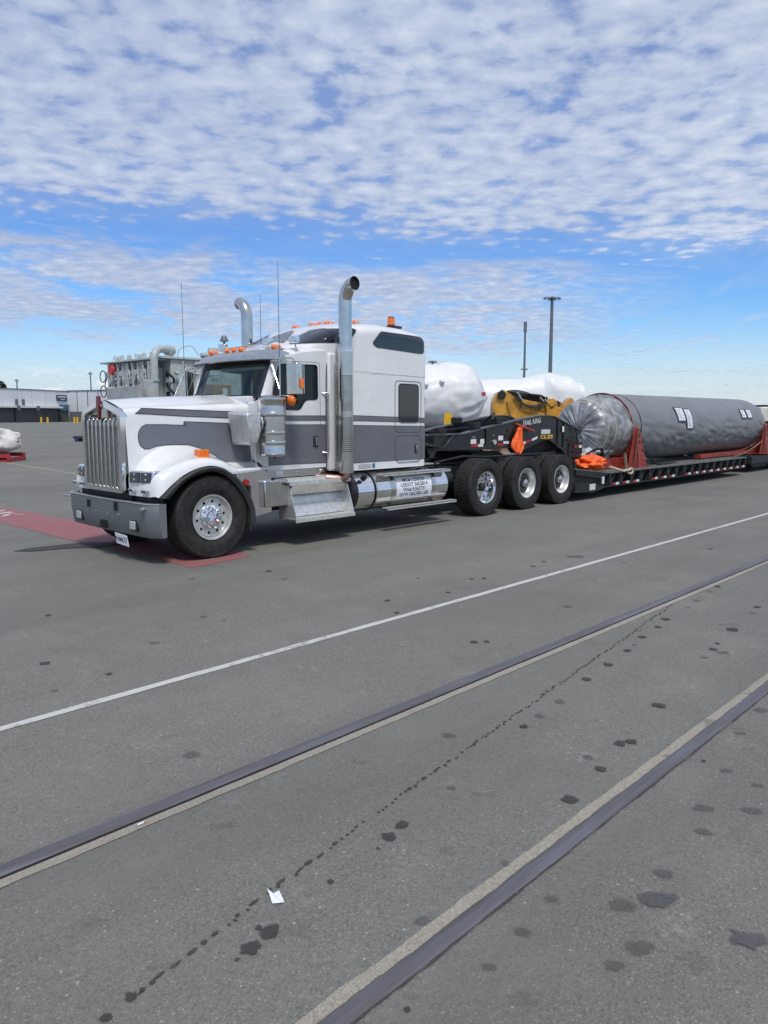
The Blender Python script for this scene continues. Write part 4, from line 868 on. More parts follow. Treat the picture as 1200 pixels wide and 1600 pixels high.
# ---- air cleaners
for sg in (-1, 1):
    def sy(y): return y if sg < 0 else mir(y)
    c_ = Vector((6.535, sy(8.52), 0)); mb = MB(); prof = [(0, 1.335), (.15, 1.335), (.185, 1.35), (.192, 1.37), (.185, 1.385), (.185, 1.50), (.193, 1.505), (.196, 1.53), (.193, 1.555), (.186, 1.56), (.186, 1.64), (.193, 1.645), (.196, 1.67), (.193, 1.69), (.186, 1.695), (.186, 1.89), (.195, 1.90), (.197, 1.925), (.192, 1.95), (.188, 1.955), (.188, 2.10), (.196, 2.115), (.190, 2.15), (.16, 2.175), (.08, 2.19), (0, 2.192)]
    mb.lathe(prof, c_, (0, 0, 1), 56); ac = mb.build('air_cleaner', steel, truck, angle=40)
    mb = MB(); mb.tube([(6.41, sy(8.53), 1.80), (6.30, sy(8.56), 1.80), (6.22, sy(8.60), 1.80)], [.10, .105, .12], 24); mb.build('intake_duct', rubberflat, ac); mb = MB(); mb.cyl((6.345, sy(8.55), 1.80), (6.325, sy(8.555), 1.80), .112, .112, 28); mb.cyl((6.30, sy(8.56), 1.80), (6.285, sy(8.565), 1.80), .114, .114, 28); mb.split('duct_clamp', chrome, ac)
    mb = MB(); ya = sy(8.46); yb = sy(8.92)
    R_ = [[(6.07, ya, 1.94), (6.07, yb, 1.96), (6.28, yb, 1.97), (6.27, ya, 1.95)], [(6.055, ya-sg*-.0, 1.90), (6.055, yb, 1.93), (6.30, yb, 1.93), (6.30, ya, 1.90)], [(6.10, ya+sg*.01, 1.70), (6.10, yb, 1.70), (6.30, yb, 1.70), (6.29, ya+sg*.01, 1.70)], [(6.12, ya+sg*-.02, 1.52), (6.12, yb, 1.52), (6.26, yb, 1.52), (6.245, ya-sg*.02, 1.52)], [(6.15, ya-sg*.05, 1.50), (6.15, yb, 1.50), (6.21, yb, 1.50), (6.21, ya-sg*.05, 1.50)]]
    mb.loft([[Vector(p) for p in r] for r in R_], True, True, True); mb.build('intake_scoop', brushed, ac, bevel=.028, angle=35)
    mb = MB(); mb.cyl((6.55, sy(8.50), 1.33), (6.55, sy(8.50), 1.30), .02, .015, 10); mb.tube([(6.5, sy(8.74), 1.52), (6.42, sy(8.62), 1.52)], .012); mb.build('drain_valve', black, ac)
# side splash panel with round badge
for sg in (-1, 1):
    def sy(y): return y if sg < 0 else mir(y)
    ya, yb = sorted((sy(8.66), sy(8.70))); mb = MB(); mb.prism([(5.99, 1.115), (6.60, 1.115), (6.60, .52), (6.30, .48), (6.18, .66), (6.08, .90)], 'y', ya, yb); q = mb.build('splash_panel', chrome, truck, bevel=.004)
    mb = MB(); yy = sy(8.655); mb.cyl((6.16, yy, .975), (6.16, yy+sg*.018, .975), .052, .045, 24); mb.build('round_badge', redlens, q)
    mb = MB()
    for i in range(7): mb.cyl((6.38, yy, .52+i*.06), (6.38, yy+sg*.012, .52+i*.06), .007, n=8)
    mb.build('rivets', steel, q)
# ---- steps
for sg in (-1, 1):
    def sy(y): return y if sg < 0 else mir(y)
    def Q(pts): return [(x, sy(y), z) for x, y, z in pts]
    mb = MB()
    for x in (6.84, 7.985):   # end plates
        mb.loft([Q([(x+d, 8.80, .95), (x+d, 8.57, .93), (x+d, 8.40, .44), (x+d, 8.40, .385), (x+d, 8.80, .385)]) for d in (0, .014)], True, True, True)
    mb.loft([Q([(6.855, 8.78, .93), (6.855, 8.775, .93), (6.855, 8.60, .42), (6.855, 8.605, .42)]), Q([(7.985, 8.78, .93), (7.985, 8.775, .93), (7.985, 8.60, .42), (7.985, 8.605, .42)])], True, True, True)
    mb.box((6.855, min(sy(8.63), sy(8.80)), .60), (7.985, max(sy(8.63), sy(8.80)), .615))
    stp = mb.build('step_box', brushed, truck)
    for (y0, y1, z) in ((8.48, 8.78, .945), (8.385, 8.62, .41)):
        x0 = 6.80 if z > .5 else 6.83; x1 = 8.01
        mb = MB(); a, b = sorted((sy(y0), sy(y1))); mb.box((x0, a, z-.008), (x1, b, z)); yf = sy(y0); mb.box((x0, min(yf, yf-sg*.012), z-.05), (x1, max(yf, yf-sg*.012), z-.008))
        for i in range(30):
            xx = x0+.03+i*(x1-x0-.06)/29; mb.box((xx-.010, min(yf-sg*.01, yf-sg*.035), z), (xx+.010, max(yf-sg*.01, yf-sg*.035), z+.010))
        mb.build('step_tread', treadplate, stp)
    # sloping riser with round ends under the top step
    mb = MB(); mb.loft([Q([(x, 8.50, .90), (x, 8.49, .895), (x, 8.62, .745), (x, 8.63, .75)]) for x in (6.86, 7.98)], True, True, True); mb.build('step_riser', steel, stp)
    mb = MB(); mb.box((6.42, min(sy(8.58), sy(8.80)), .60), (6.85, max(sy(8.58), sy(8.80)), .985)); mb.build('battery_box', steel, truck, bevel=.02)
    mb = MB(); mb.box((6.64, min(sy(8.62), sy(8.64)), .93), (7.82, max(sy(8.62), sy(8.64)), 1.0)); mb.build('step_bracket', treadplate, stp)
# ---- tanks
for sg in (-1, 1):
    def sy(y): return y if sg < 0 else mir(y)
    yc, zc, R = 8.80, .68, .318
    mb = MB(); mb.lathe([(0, .075), (.16, .06), (.27, .02), (R-.01, -.02)], (8.10, sy(yc), zc), (-1, 0, 0), 48); mb.cyl((8.115, sy(yc), zc), (8.19, sy(yc), zc), R-.008, n=48, caps=False); q = mb.build('air_tank_end', black, truck, angle=50)
    mb = MB(); mb.cyl((8.18, sy(yc), zc), (8.535, sy(yc), zc), R, n=56); dr = mb.build('air_tank', chrome, truck, angle=50)
    mb = MB(); mb.cyl((8.30, sy(8.52), .90), (8.30, sy(8.47), .94), .045, .045, 20); mb.cyl((8.30, sy(8.47), .94), (8.30, sy(8.44), .965), .032, .028, 16); mb.build('filler_cap', black, dr)
    mb = MB(); mb.cyl((8.535, sy(yc), zc), (8.585, sy(yc), zc), R-.012, n=48); mb.build('tank_joint', black, truck)
    mb = MB(); mb.cyl((8.585, sy(yc), zc), (10.40, sy(yc), zc), R, n=64, caps=False); mb.lathe([(R, 0), (R-.02, .03), (.15, .055), (0, .06)], (10.40, sy(yc), zc), (1, 0, 0), 48); tk = mb.build('fuel_tank', chrome, truck, angle=50)
    mb = MB(); mb.lathe([(R+.003, 0), (R+.006, .01), (R+.003, .03), (R, .034)], (8.585, sy(yc), zc), (1, 0, 0), 56); mb.build('tank_rim', steel, tk)
    for x in (8.93, 9.98): mb = MB(); mb.lathe([(R, 0), (R+.006, .002), (R+.006, .098), (R, .10)], (x, sy(yc), zc), (1, 0, 0), 56); mb.build('tank_strap', rubberflat if 0 else steel, tk, angle=60)
    if sg < 0:
        a0, a1 = radians(155), radians(232); mb = MB()   # label wrapped on the tank
        def tp(x, a, r=R+.004): return Vector((x, yc+cos(a)*r, zc+sin(a)*r))
        a0, a1 = radians(143), radians(207)
        mb.loft([[tp(x, a0+(a1-a0)*k/10) for k in range(11)] for x in (9.06, 9.95)], False); lb = mb.build('registration_label', paper, tk, angle=80)
        for i, t in enumerate(('MC# 1259729', 'USDOT 3652814', 'VIN# R363731', 'GVW 262,000 LBS')):
            vs, fs = text_mesh(t, .085, .0, sx=1.12, bold=.0012); a = radians(153+i*14.6); mb = MB()
            mb.add([tp(9.50+v.x, a-v.y/R, R+.006) for v in vs], fs); mb.build('label_text', blackt, lb)
    for (z, x0, x1, y0, y1) in ((.955, 8.70, 10.42, 8.44, 8.60), (.405, 8.72, 10.50, 8.36, 8.50)):
        mb = MB(); a, b = sorted((sy(y0), sy(y1))); mb.box((x0, a, z-.006), (x1, b, z+.004)); yf = sy(y0); mb.box((x0, min(yf, yf-sg*.006), z-.03), (x1, max(yf, yf-sg*.006), z+.014))
        for i in range(46): xx = x0+.02+i*(x1-x0-.04)/45; mb.box((xx-.008, a+.01, z+.004), (xx+.008, b-.01, z+.012))
        sb = mb.build('tank_step', treadplate, tk); mb = MB()
        for x in (9.0, 10.05): mb.tube([(x-.04, sy(y1), z-.01), (x, sy(8.50 if z > .5 else 8.60), z+(-.10 if z > .5 else .03)), (x+.04, sy(y1), z-.01)], .009)
        mb.build('step_hanger', black, sb)
# ---- frame and running gear
mb = MB()
for y in (9.30, 10.14-.04): mb.box((4.9, y-.04, .72), (15.0, y+.04, .99)); mb.box((4.9, y-.09, .98), (15.0, y+.09, 1.0)); mb.box((4.9, y-.09, .71), (15.0, y+.09, .73))
for x in (10.2, 10.9, 12.3, 13.65, 14.9): mb.box((x-.05, 9.3, .75), (x+.05, 10.1, .95))
mb.build('frame', chassis, truck)
mb = MB(); mb.box((4.95, 9.35, .45), (6.5, 10.05, 1.6)); mb.box((6.5, 9.4, .42), (8.2, 10.0, .95)); mb.box((8.0, 9.1, .5), (10.3, 10.3, .75)); mb.box((6.5, 8.85, .52), (8.0, 10.55, 1.03)); mb.box((8.0, 8.9, .98), (9.85, 10.5, 1.04)); mb.build('engine_and_dark_filler', chassis, truck, bevel=.03)  # engine and gearbox blocks, with dark boxes added to darken the underbody
for x in (5.53, 11.60, 13.0, 14.34):
    mb = MB(); mb.cyl((x, 8.9, .54), (x, 10.54, .54), .075, n=16)
    if x > 6: mb.lathe([(0, -.22), (.16, -.16), (.22, 0), (.16, .16), (0, .22)], (x, YC, .55), (1, 0, 0), 24)
    for y in (9.2, 10.24): mb.box((x-.5, y-.04, .60), (x+.5, y+.04, .66)); mb.cyl((x+.25, y, .62), (x+.25, y, .78), .11, n=16)
    mb.build('axle', chassis, truck)
mb = MB(); mb.prism([(12.0, 1.03), (13.0, 1.03), (13.2, 1.10), (12.95, 1.17), (12.1, 1.17)], 'y', 9.25, 10.2); mb.box((11.9, 9.2, 1.0), (13.1, 10.25, 1.04)); mb.build('fifth_wheel', chassis, truck, bevel=.01)
mb = MB(); mb.box((10.0, 9.15, 1.0), (10.95, 10.29, 1.015))
for i in range(9): mb.box((10.03+i*.1, 9.16, 1.015), (10.07+i*.1, 10.28, 1.023))
mb.build('deck_plate', treadplate, truck)
mb = MB()
for (y, z, zz) in ((9.3, 1.7, 1.35), (9.5, 1.75, 1.3), (9.7, 1.72, 1.32), (9.9, 1.78, 1.3)): mb.tube(dens([(9.9, y, z), (10.15, y-.05, z-.15), (10.35, y-.1, zz-.05), (10.5, y, zz+.1), (10.7, y, zz+.12)], 5), .014, 8)
mb.build('air_hose', black, truck)
mb = MB(); mb.box((10.42, 8.90, .78), (10.52, 8.98, .86)); mb.build('side_marker', amber, truck, bevel=.015)
mb = MB(); mb.cyl((10.75, 9.0, .72), (11.05, 9.0, .72), .13, n=20); mb.box((10.5, 8.95, .6), (11.1, 9.25, .95)); mb.box((14.95, 8.55, .3), (14.97, 9.1, .9)); mb.split('chassis_gear', chassis, truck, bevel=.01)
# quarter fenders / dark gear above drive wheels
mb = MB()
for x in (12.3, 13.67): mb.box((x-.08, 8.95, .93), (x+.08, 9.3, .98)); 
mb.tube([(10.6, 8.98, 1.04), (11.4, 8.95, 1.13), (12.2, 8.98, 1.09), (14.8, 9.0, 1.08)], .022); mb.build('hose_rail', chassis, truck)
# ================================================================= TRAILER
tr_ = thing('lowboy_trailer', 'black lowboy trailer with gooseneck carrying the long grey tarped cylinder', 'trailer', (20, YC, 0))
gn = [(10.72, 1.283), (10.72, 1.543), (11.63, 1.543), (12.05, 1.613), (13.73, 1.836), (14.32, 1.895), (14.63, 1.9), (14.9, 1.879), (15.54, 1.698), (16.14, 1.533), (16.1, 1.464), (15.81, 1.389), (16.07, 1.315), (16.18, 0.708), (15.65, 0.708), (15.49, 0.995), (15.2, 1.166), (14.69, 1.389), (14.43, 1.389), (13.4, 1.134), (13.25, 1.256), (12.48, 1.245)]  # gooseneck coordinates from here on scaled about the camera to a farther plane
YG, YG2 = 9.10, 10.34
worn_black = M('worn_black_flange', (.075, .075, .078), .45, var=.4, vscale=7)
top = [p for p in gn[1:10]]
for (a, b) in ((YG, YG+.03), (YG2-.03, YG2)):
    mb = MB(); mb.prism(gn, 'y', a, b); go_ = mb.build('gooseneck_girder', black, tr_, smooth=False)
    mb = MB()
    for p, q in zip(top, top[1:]): mb.hexa([(p[0], a-.03, p[1]), (q[0], a-.03, q[1]), (q[0], b+.09, q[1]), (p[0], b+.09, p[1]), (p[0], a-.03, p[1]+.022), (q[0], a-.03, q[1]+.022), (q[0], b+.09, q[1]+.022), (p[0], b+.09, p[1]+.022)])
    mb.build('top_flange', worn_black, go_, smooth=False)
    mb = MB(); bot = [gn[i] for i in (0, 21, 20, 19, 18, 17, 16, 15)]
    for p, q in zip(bot, bot[1:]): mb.hexa([(p[0], a-.03, p[1]-.02), (q[0], a-.03, q[1]-.02), (q[0], b+.09, q[1]-.02), (p[0], b+.09, p[1]-.02), (p[0], a-.03, p[1]), (q[0], a-.03, q[1]), (q[0], b+.09, q[1]), (p[0], b+.09, p[1])])
    mb.build('bottom_flange', black, go_, smooth=False)
    for x in (12.346, 15.071, 15.326): z1 = lerp(top, x); mb = MB(); mb.box((x-.02, a-.028, z1-.33 if x < 13 else 1.18), (x+.02, b+.02, z1-.01)); mb.build('stiffener', black, go_, smooth=False)
mb = MB(); mb.box((10.73, YG+.03, 1.30), (10.79, YG2-.03, 1.535)); mb.box((10.73, YG+.03, 1.29), (12.5, YG2-.03, 1.32)); mb.box((11.6, YG+.03, 1.33), (11.7, YG2-.03, 1.52)); mb.box((13.0, YG+.03, 1.3), (13.1, YG2-.03, 1.6)); mb.box((14.4, YG+.03, 1.45), (14.7, YG2-.03, 1.8)); mb.box((15.3, YG+.03, .72), (16.0, YG2-.03, 1.45)); mb.cyl((12.5, YC, 1.17), (12.5, YC, 1.33), .35, n=24); mb.build('gooseneck_frame', black, tr_)
mb = MB(); mb.box((10.80, YG+.03, 1.52), (11.55, YG2-.03, 1.535)); mb.build('gooseneck_deck', chassis, tr_)
for (x, y) in ((11.0, 9.16), (12.08, 9.16), (11.0, 10.2), (12.85, 9.18), (12.85, 10.24)):
    z = 1.545 if x < 11.7 else lerp(top, x)+.02; mb = MB(); mb.box((x-.10, y-.06, z), (x+.10, y+.10, z+.13)); mb.build('pad_block', chassis, tr_, bevel=.01)
mb = MB(); mb.tube(dens([(12.7, 9.2, 1.82), (12.8, 9.25, 1.95), (13.0, 9.4, 1.92), (13.1, 9.7, 1.8)], 5), .03); mb.build('winch_hose', chassis, tr_)
mb = MB(); mb.tube(dens([(10.75, 9.6, 1.6), (11.2, 9.4, 1.61), (11.6, 9.9, 1.58), (12.2, 9.5, 1.66), (12.6, 9.7, 1.6)], 8), .014, 8); mb.tube(dens([(10.4, 9.4, 1.46), (10.7, 9.05, 1.34), (10.96, 9.04, 1.32), (11.2, 9.06, 1.50), (11.4, 9.14, 1.55)], 6), .016, 8); mb.build('air_hose', black, tr_)
mb = MB(); mb.tube(dens([(15.582, YG-.02, 1.602), (15.699, YG-.05, 1.613), (15.816, YG-.07, 1.474), (15.858, YG-.07, 1.240)], 6), .014, 8); mb.tube(dens([(15.486, YG-.03, 1.347), (15.858, YG-.05, 1.368), (16.071, YG-.02, 1.410)], 4), .018, 8); mb.build('side_hose', chassis, tr_)
mb = MB(); mb.box((15.560, YG-.028, .755), (16.167, YG-.001, 1.283))
for i in range(4): mb.box((15.667, YG-.05, .80+i*.13), (16.114, YG-.028, .845+i*.13))
mb.build('neck_post', chassis, tr_, smooth=False, bevel=.005)
for p_ in (((12.634, 1.368), .05, .03), ((12.612, 1.506), .013, .008), ((13.538, 1.676), .012, .008)):
    (x, z), r, h_ = p_; mb = MB(); mb.cyl((x, YG, z), (x, YG-h_, z), r, r, 20); mb.build('bolt', brushed, tr_)
for x, z in ((12.133, 1.432), (12.900, 1.496), (13.038, 1.474), (13.677, 1.645), (13.091, 1.602)): mb = MB(); mb.cyl((x, YG, z), (x, YG-.002, z), .04, n=18); mb.split('pin_hole', holem, tr_)
def sticker(x0, x1, z0, z1, m, sh=0, y=YG-.004, nm='reflector'):
    mb = MB(); mb.add([(x0, y, z0), (x1, y, z0+sh), (x1, y, z1+sh), (x0, y, z1)], [(0, 1, 2, 3)]); return mb.build(nm, m, tr_, smooth=False)
sticker(11.857, 12.091, 1.288, 1.341, reflr); sticker(12.091, 12.261, 1.288, 1.341, reflw)
sticker(11.846, 12.027, 1.352, 1.442, reflw, nm='decal'); sticker(11.899, 11.995, 1.448, 1.506, galv, nm='decal'); sticker(12.155, 12.293, 1.347, 1.442, reflw, nm='decal')
sticker(12.751, 12.964, 1.288, 1.341, reflr); sticker(12.772, 12.942, 1.400, 1.496, reflw, nm='decal'); sticker(12.953, 13.155, 1.325, 1.378, reflw)
sticker(13.538, 13.783, 1.261, 1.315, reflw, .05); sticker(13.783, 14.028, 1.309, 1.363, reflr, .05); sticker(14.028, 14.241, 1.357, 1.410, reflw, .05)
sticker(14.390, 14.752, 1.506, 1.602, whitet, nm='decal')
yd = sticker(14.368, 14.858, 1.400, 1.480, yellowp, nm='decal')
mb = MB()
for a, b, c_, d_ in ((.03, .14, .02, .045), (.19, .30, .02, .06), (.36, .45, .02, .035)): x = 14.368+a; z = 1.400+c_; mb.add([(x, YG-.006, z), (x+b-a, YG-.006, z), (x+b-a, YG-.006, z+d_-c_+.015), (x, YG-.006, z+d_-c_+.015)], [(0, 1, 2, 3)])
mb.split('decal_marks', black, yd, smooth=False)
sticker(15.220, 15.305, 1.538, 1.666, reflw, y=YG-.034, nm='decal')
sticker(15.752, 15.858, 1.155, 1.219, reflr, y=YG-.06); sticker(15.944, 16.071, 1.155, 1.219, reflw, y=YG-.06); sticker(15.816, 16.071, 0.793, 0.846, whitet, y=YG-.06, nm='decal')
vs, fs = text_mesh('TRAIL KING', .17, .001, sx=.80, bold=.004); mb = MB(); mb.add([(14.00+v.x+.12*v.y, YG-.006, 1.775+v.y+v.x*.09) for v in vs], fs); mb.build('lettering', whitet, tr_)
# deck
DY0, DY1 = 8.45, 10.99; deckm = M('trailer_deck', (.13, .13, .125), .75, var=.25, vscale=5, bump=.3, stretch=(1, 6, 1))
mb = MB(); mb.box((16.3, DY0, .555), (25.6, DY0+.5, .585)); mb.box((16.3, DY1-.5, .555), (25.6, DY1, .585)); mb.box((16.3, DY0+.62, .55), (25.6, DY1-.62, .575)); mb.hexa([(14.8, DY0, .72), (16.3, DY0, .555), (16.3, DY1, .555), (14.8, DY1, .72), (14.8, DY0, .75), (16.3, DY0, .585), (16.3, DY1, .585), (14.8, DY1, .75)]); dk = mb.build('deck', deckm, tr_, smooth=False)
mb = MB(); mb.box((16.2, DY0+.16, .24), (25.6, DY0+.18, .555)); mb.box((16.2, DY1-.18, .24), (25.6, DY1-.16, .555)); mb.box((16.2, DY0+.01, .235), (25.6, DY0+.18, .262)); mb.box((16.2, DY1-.18, .235), (25.6, DY1-.01, .262)); mb.box((15.0, 8.9, .24), (25.6, 9.2, .55)); mb.box((15.0, 10.2, .24), (25.6, 10.5, .55))
mb.prism([(14.85, .70), (16.25, .55), (16.25, .25), (15.65, .155), (14.85, .20)], 'y', DY0+.08, DY1-.08); mb.prism([(14.83, .60), (16.0, .46), (16.35, .56), (14.83, .72)], 'y', DY0, DY0+.08); mb.prism([(14.83, .21), (15.66, .16), (16.28, .25), (15.4, .40), (14.83, .40)], 'y', DY0+.01, DY0+.08); mb.box((25.6, 9.2, .2), (27.2, 10.2, .42)); mb.build('deck_frame', chassis, tr_, smooth=False)
NB = 17; bw = (25.55-16.45)/NB
mb = MB()
for i in range(NB+1): x = 16.45+i*bw; mb.box((x-.02, DY0+.008, .262), (x+.02, DY0+.16, .555)); 
for i in range(NB): x = 16.45+i*bw; mb.hexa([(x+.06, DY0+.07, .30), (x+.12, DY0+.07, .30), (x+.12, DY0+.11, .30), (x+.06, DY0+.11, .30), (x+.30, DY0+.07, .52), (x+.36, DY0+.07, .52), (x+.36, DY0+.11, .52), (x+.30, DY0+.11, .52)])
mb.split('deck_bracket', M('bracket_black', (.035, .036, .038), .5, var=.3), tr_, smooth=False)
for i in range(NB):
    if i in (3, 7): continue
    x = 16.45+i*bw
    for (a, b, m) in ((.08, .24, reflr), (.26, .42, reflw)):
        mb = MB(); mb.box((x+a, DY0+.004, .270), (x+b, DY0+.008, .325)); mb.build('reflector', m, tr_, smooth=False)
sticker(16.0, 16.12, .33, .50, whitet, y=DY0-.004, nm='decal'); sticker(15.45, 15.72, .22, .36, whitet, y=DY0+.004, nm='decal')
mb = MB()
for i in range(16): mb.cyl((16.0+i*.6, DY0+.25, .585), (16.0+i*.6, DY0+.25, .590), .05, n=14)
mb.split('tie_ring', chassis, tr_)
# rear bogie of the same trailer
mb = MB(); mb.box((26.6, 8.62, .30), (36, 10.8, .56)); mb.prism([(26.9, .30), (27.4, .14), (28.6, .14), (29.1, .30)], 'y', 8.8, 10.6); mb.build('bogie_frame', chassis, tr_, bevel=.01)
w2 = make_wheel('dish', .42, .25, tr_)
for i, (x, y, fl) in enumerate(((29.9, 8.72, 0), (31.3, 8.72, 0), (29.9, 10.7, 1), (31.3, 10.7, 1))):
    o = w2 if i == 0 else copy_tree(w2, tr_); o.location = (x-20, y-YC, .42); o.rotation_euler = (0, 0, pi*fl)
# ================================================================= CARGO
def nz(p, s, seed=0): return noise.noise(Vector((p[0]*s+seed, p[1]*s, p[2]*s)))
cyl = thing('tarped_cylinder', 'long dark grey tarp-wrapped cylinder lying on red cradles on the black trailer', 'cargo', (24, YC, .6))
CZ, CR = 1.585, .895
def cylpt(x, a, r):
    c, s_ = cos(a), sin(a); p = (x, YC+c*r, CZ+s_*r)
    low = max(0, 1-abs(a-radians(205))/1.1) if a > radians(140) else 0      # loose folds on the lower near flank
    d = nz((x*.9, c*2, s_*2), 1.0)*.008+nz((x*1.0, c*5+x*.35, s_*5), 1.8, 3)*.005+low*((1-abs(nz((x*.5, c*2.2, s_*2.2+x*.35), 3.0, 9))*2.2))*.035-low*.02
    if s_ < -.75: d *= .5
    return Vector((x, YC+c*(r+d), CZ+s_*(r+d)))
ends = [(27.95, CR), (28.2, CR*.985), (28.45, CR*.95), (28.68, CR*.88), (28.86, CR*.76), (28.98, CR*.58), (29.05, CR*.35), (29.08, .02)]
N = 112; rings = []
xs_ = [18.22+.045*i for i in range(int((27.9-18.22)/.045))]
for x in xs_:
    rings.append([cylpt(x, 2*pi*k/N, CR+(-.03*max(0, 1-abs(x-18.75)/.06))+(.004 if x > 18.75 else 0)) for k in range(N)])
for x, r in ends: rings.append([cylpt(x, 2*pi*k/N, r) for k in range(N)])
mb = MB(); mb.loft(rings, True); mb.build('tarp_cover', tarp, cyl, angle=180)
mb = MB(); mb.tube([(18.75, YC+cos(t)*(CR-.015), CZ+sin(t)*(CR-.015)) for t in [2*pi*k/60 for k in range(60)]], .014, 6, True); mb.build('strap', black, cyl)
mb = MB(); mb.tube([(18.20+.01*sin(t*9), YC+cos(t)*(CR+.012+.008*sin(t*13)), CZ+sin(t)*(CR+.012)) for t in [2*pi*k/120 for k in range(120)]], .012, 8, True); mb.build('rim_rope', redsteel, cyl)
mb = MB(); rings = []
for i, (x, r) in enumerate([(17.10, .02), (17.07, .22), (17.08, .42), (17.10, .58), (17.14, .66), (17.20, .71), (17.30, .745), (17.38, .775), (17.45, .78), (17.55, .80), (17.64, .80), (17.74, .82), (17.84, .83), (17.94, .84), (18.04, .855), (18.13, .875), (18.20, .90), (18.24, .885)]):
    row = []
    for k in range(180):
        t = 2*pi*k/180; f = 1-abs(nz((cos(t)*1.0+x*.2, sin(t)*.35, 0), 7.5))*2.4; g_ = nz((cos(t)*2, sin(t)*2, x*3), 2.6)
        row.append(Vector((x+(g_*.03 if i < 6 else 0)+(-.020*f if r < .72 and r > .1 else 0), YC+cos(t)*(r+g_*.035), CZ-.02+sin(t)*(r+g_*.035))))
    rings.append(row)
mb.loft(rings, True, True, False); mb.build('silver_wrap', silver, cyl, angle=180)
mb = MB(); mb.tube([(17.25, YC+cos(t)*.735, CZ-.02+sin(t)*.735) for t in [2*pi*k/60 for k in range(60)]], .010, 6, True); mb.tube([(17.52, YC+cos(t)*.80, CZ-.02+sin(t)*.80) for t in [2*pi*k/60 for k in range(60)]], .009, 6, True); mb.build('binding_rope', rope, cyl)
mb = MB(); rings = []
for i in range(9):
    t = i/8; row = []
    for k in range(24): a = 2*pi*k/24; rr = (.40-.2*t)*(1+.25*nz((cos(a), sin(a), t*3), 2.5, 8)); row.append(Vector((17.35+cos(a)*rr*1.0, 9.25+sin(a)*rr*.8, 1.05-.32*t+nz((cos(a)*2, sin(a)*2, t), 3, 4)*.03)))
    rings.append(row)
mb.loft(rings, True, True, True); mb.build('loose_wrap', silver, cyl, angle=180)
def cylpatch(x0, x1, a0, a1, m, nm, r, par):
    mb = MB(); mb.loft([[Vector((x, YC+cos(a0+(a1-a0)*k/10)*r, CZ+sin(a0+(a1-a0)*k/10)*r)) for k in range(11)] for x in (x0, x1)], False); return mb.build(nm, m, par, angle=80)
for (x0, x1, a0, a1) in ((21.05, 21.50, 144, 168), (21.62, 21.98, 147, 182), (26.15, 26.50, 146, 163), (26.68, 27.05, 146, 163)):
    cylpatch(x0-.05, x1+.05, radians(a0-2.5), radians(a1+3), black, 'document_pouch', CR+.022, cyl)
    pl_ = cylpatch(x0, x1, radians(a0), radians(a1), paper, 'paper_sheet', CR+.028, cyl)
    mb = MB(); r = CR+.030; n_ = int((a1-a0)/2.2)
    for i in range(1, n_):
        a = radians(a0+i*2.2); w_ = (x1-x0)*random.uniform(.35, .8); mb.add([(x0+.05, YC+cos(a)*r, CZ+sin(a)*r), (x0+.05+w_, YC+cos(a)*r, CZ+sin(a)*r), (x0+.05+w_, YC+cos(a+.010)*r, CZ+sin(a+.010)*r), (x0+.05, YC+cos(a+.010)*r, CZ+sin(a+.010)*r)], [(0, 1, 2, 3)])
    mb.build('printed_lines', whgrey, pl_)
# cradles
def cradle(name, X, label, base0, base1, zb=.586):
    r_ = thing('steel_cradle', label, 'cradle', (X, YC, zb), 'red cradles under the grey cylinder'); z = lambda v: v
    half = [(8.62, zb+.02), (8.68, 1.58), (8.76, 1.66), (8.83, 1.60)]
    arc = [(YC+cos(a)*(CR+.04), CZ+sin(a)*(CR+.04)) for a in [radians(185+5*i) for i in range(35)]]
    poly = [(8.62, zb+.02), (8.70, 1.58), (8.76, 1.64)]+arc[1:-1]+[(mir(8.76), 1.64), (mir(8.70), 1.58), (mir(8.62), zb+.02)]
    mb = MB(); mb.prism(poly, 'x', X-.03, X+.03); mb.build('cradle_plate', redsteel, r_, smooth=False)
    mb = MB()
    for a, b in ((8.70, 8.73), (mir(8.73), mir(8.70))): mb.prism([(X-.42, zb+.02), (X+.62, zb+.02), (X+.40, 1.02), (X+.12, 1.62), (X-.02, 1.66), (X-.10, 1.56)], 'y', a, b)
    sp_ = mb.split('side_gusset', redsteel, r_, smooth=False)
    mb = MB(); mb.box((X-.45, 8.60, zb), (X+.66, 8.98, zb+.02)); mb.box((X-.45, mir(8.98), zb), (X+.66, mir(8.60), zb+.02)); mb.box((X-.12, 8.655, zb+.02), (X-.06, 8.735, 1.55))
    mb.box((base0, 9.0, zb+.005), (base1, 9.22, zb+(.25 if base0 < 17 else .13))); mb.box((base0, 10.22, zb+.005), (base1, 10.44, zb+(.25 if base0 < 17 else .13))); mb.split('base_beam', redsteel, r_, smooth=False, bevel=.006)
    mb = MB()
    for x, zz in ((X+.12, 1.25), (X+.30, 1.25), (X+.05, 1.08), (X+.34, 1.02), (X+.12, 1.4)): mb.cyl((x, 8.70, zz), (x, 8.692, zz), .03, n=16)
    mb.split('bolt_hole', holem, r_); mb = MB()
    for x, zz in ((X+.02, 1.60), (X+.10, .86), (X+.50, .80)): mb.cyl((x, 8.70, zz), (x, 8.67, zz), .028, n=14)
    mb.split('lifting_pin', steel, r_)
    mb = MB()
    for i in range(26): p = Vector((X-.22+.20*i/26, 8.655, zb+.06+(1.56-zb-.06)*i/26)); mb.tube([p+Vector((cos(t)*.02, -.01*(i % 2), sin(t)*.034)) for t in [2*pi*k/8 for k in range(8)]], .006, 5, True)
    mb.build('hanging_chain', chainm, r_)
cradle('a', 18.25, 'red steel cradle under the silver-wrapped front end of the cylinder, beside orange tarp', 16.4, 18.6)
cradle('b', 28.05, 'red steel cradle under the rounded rear end of the cylinder near the right edge', 23.2, 31.5, .60)
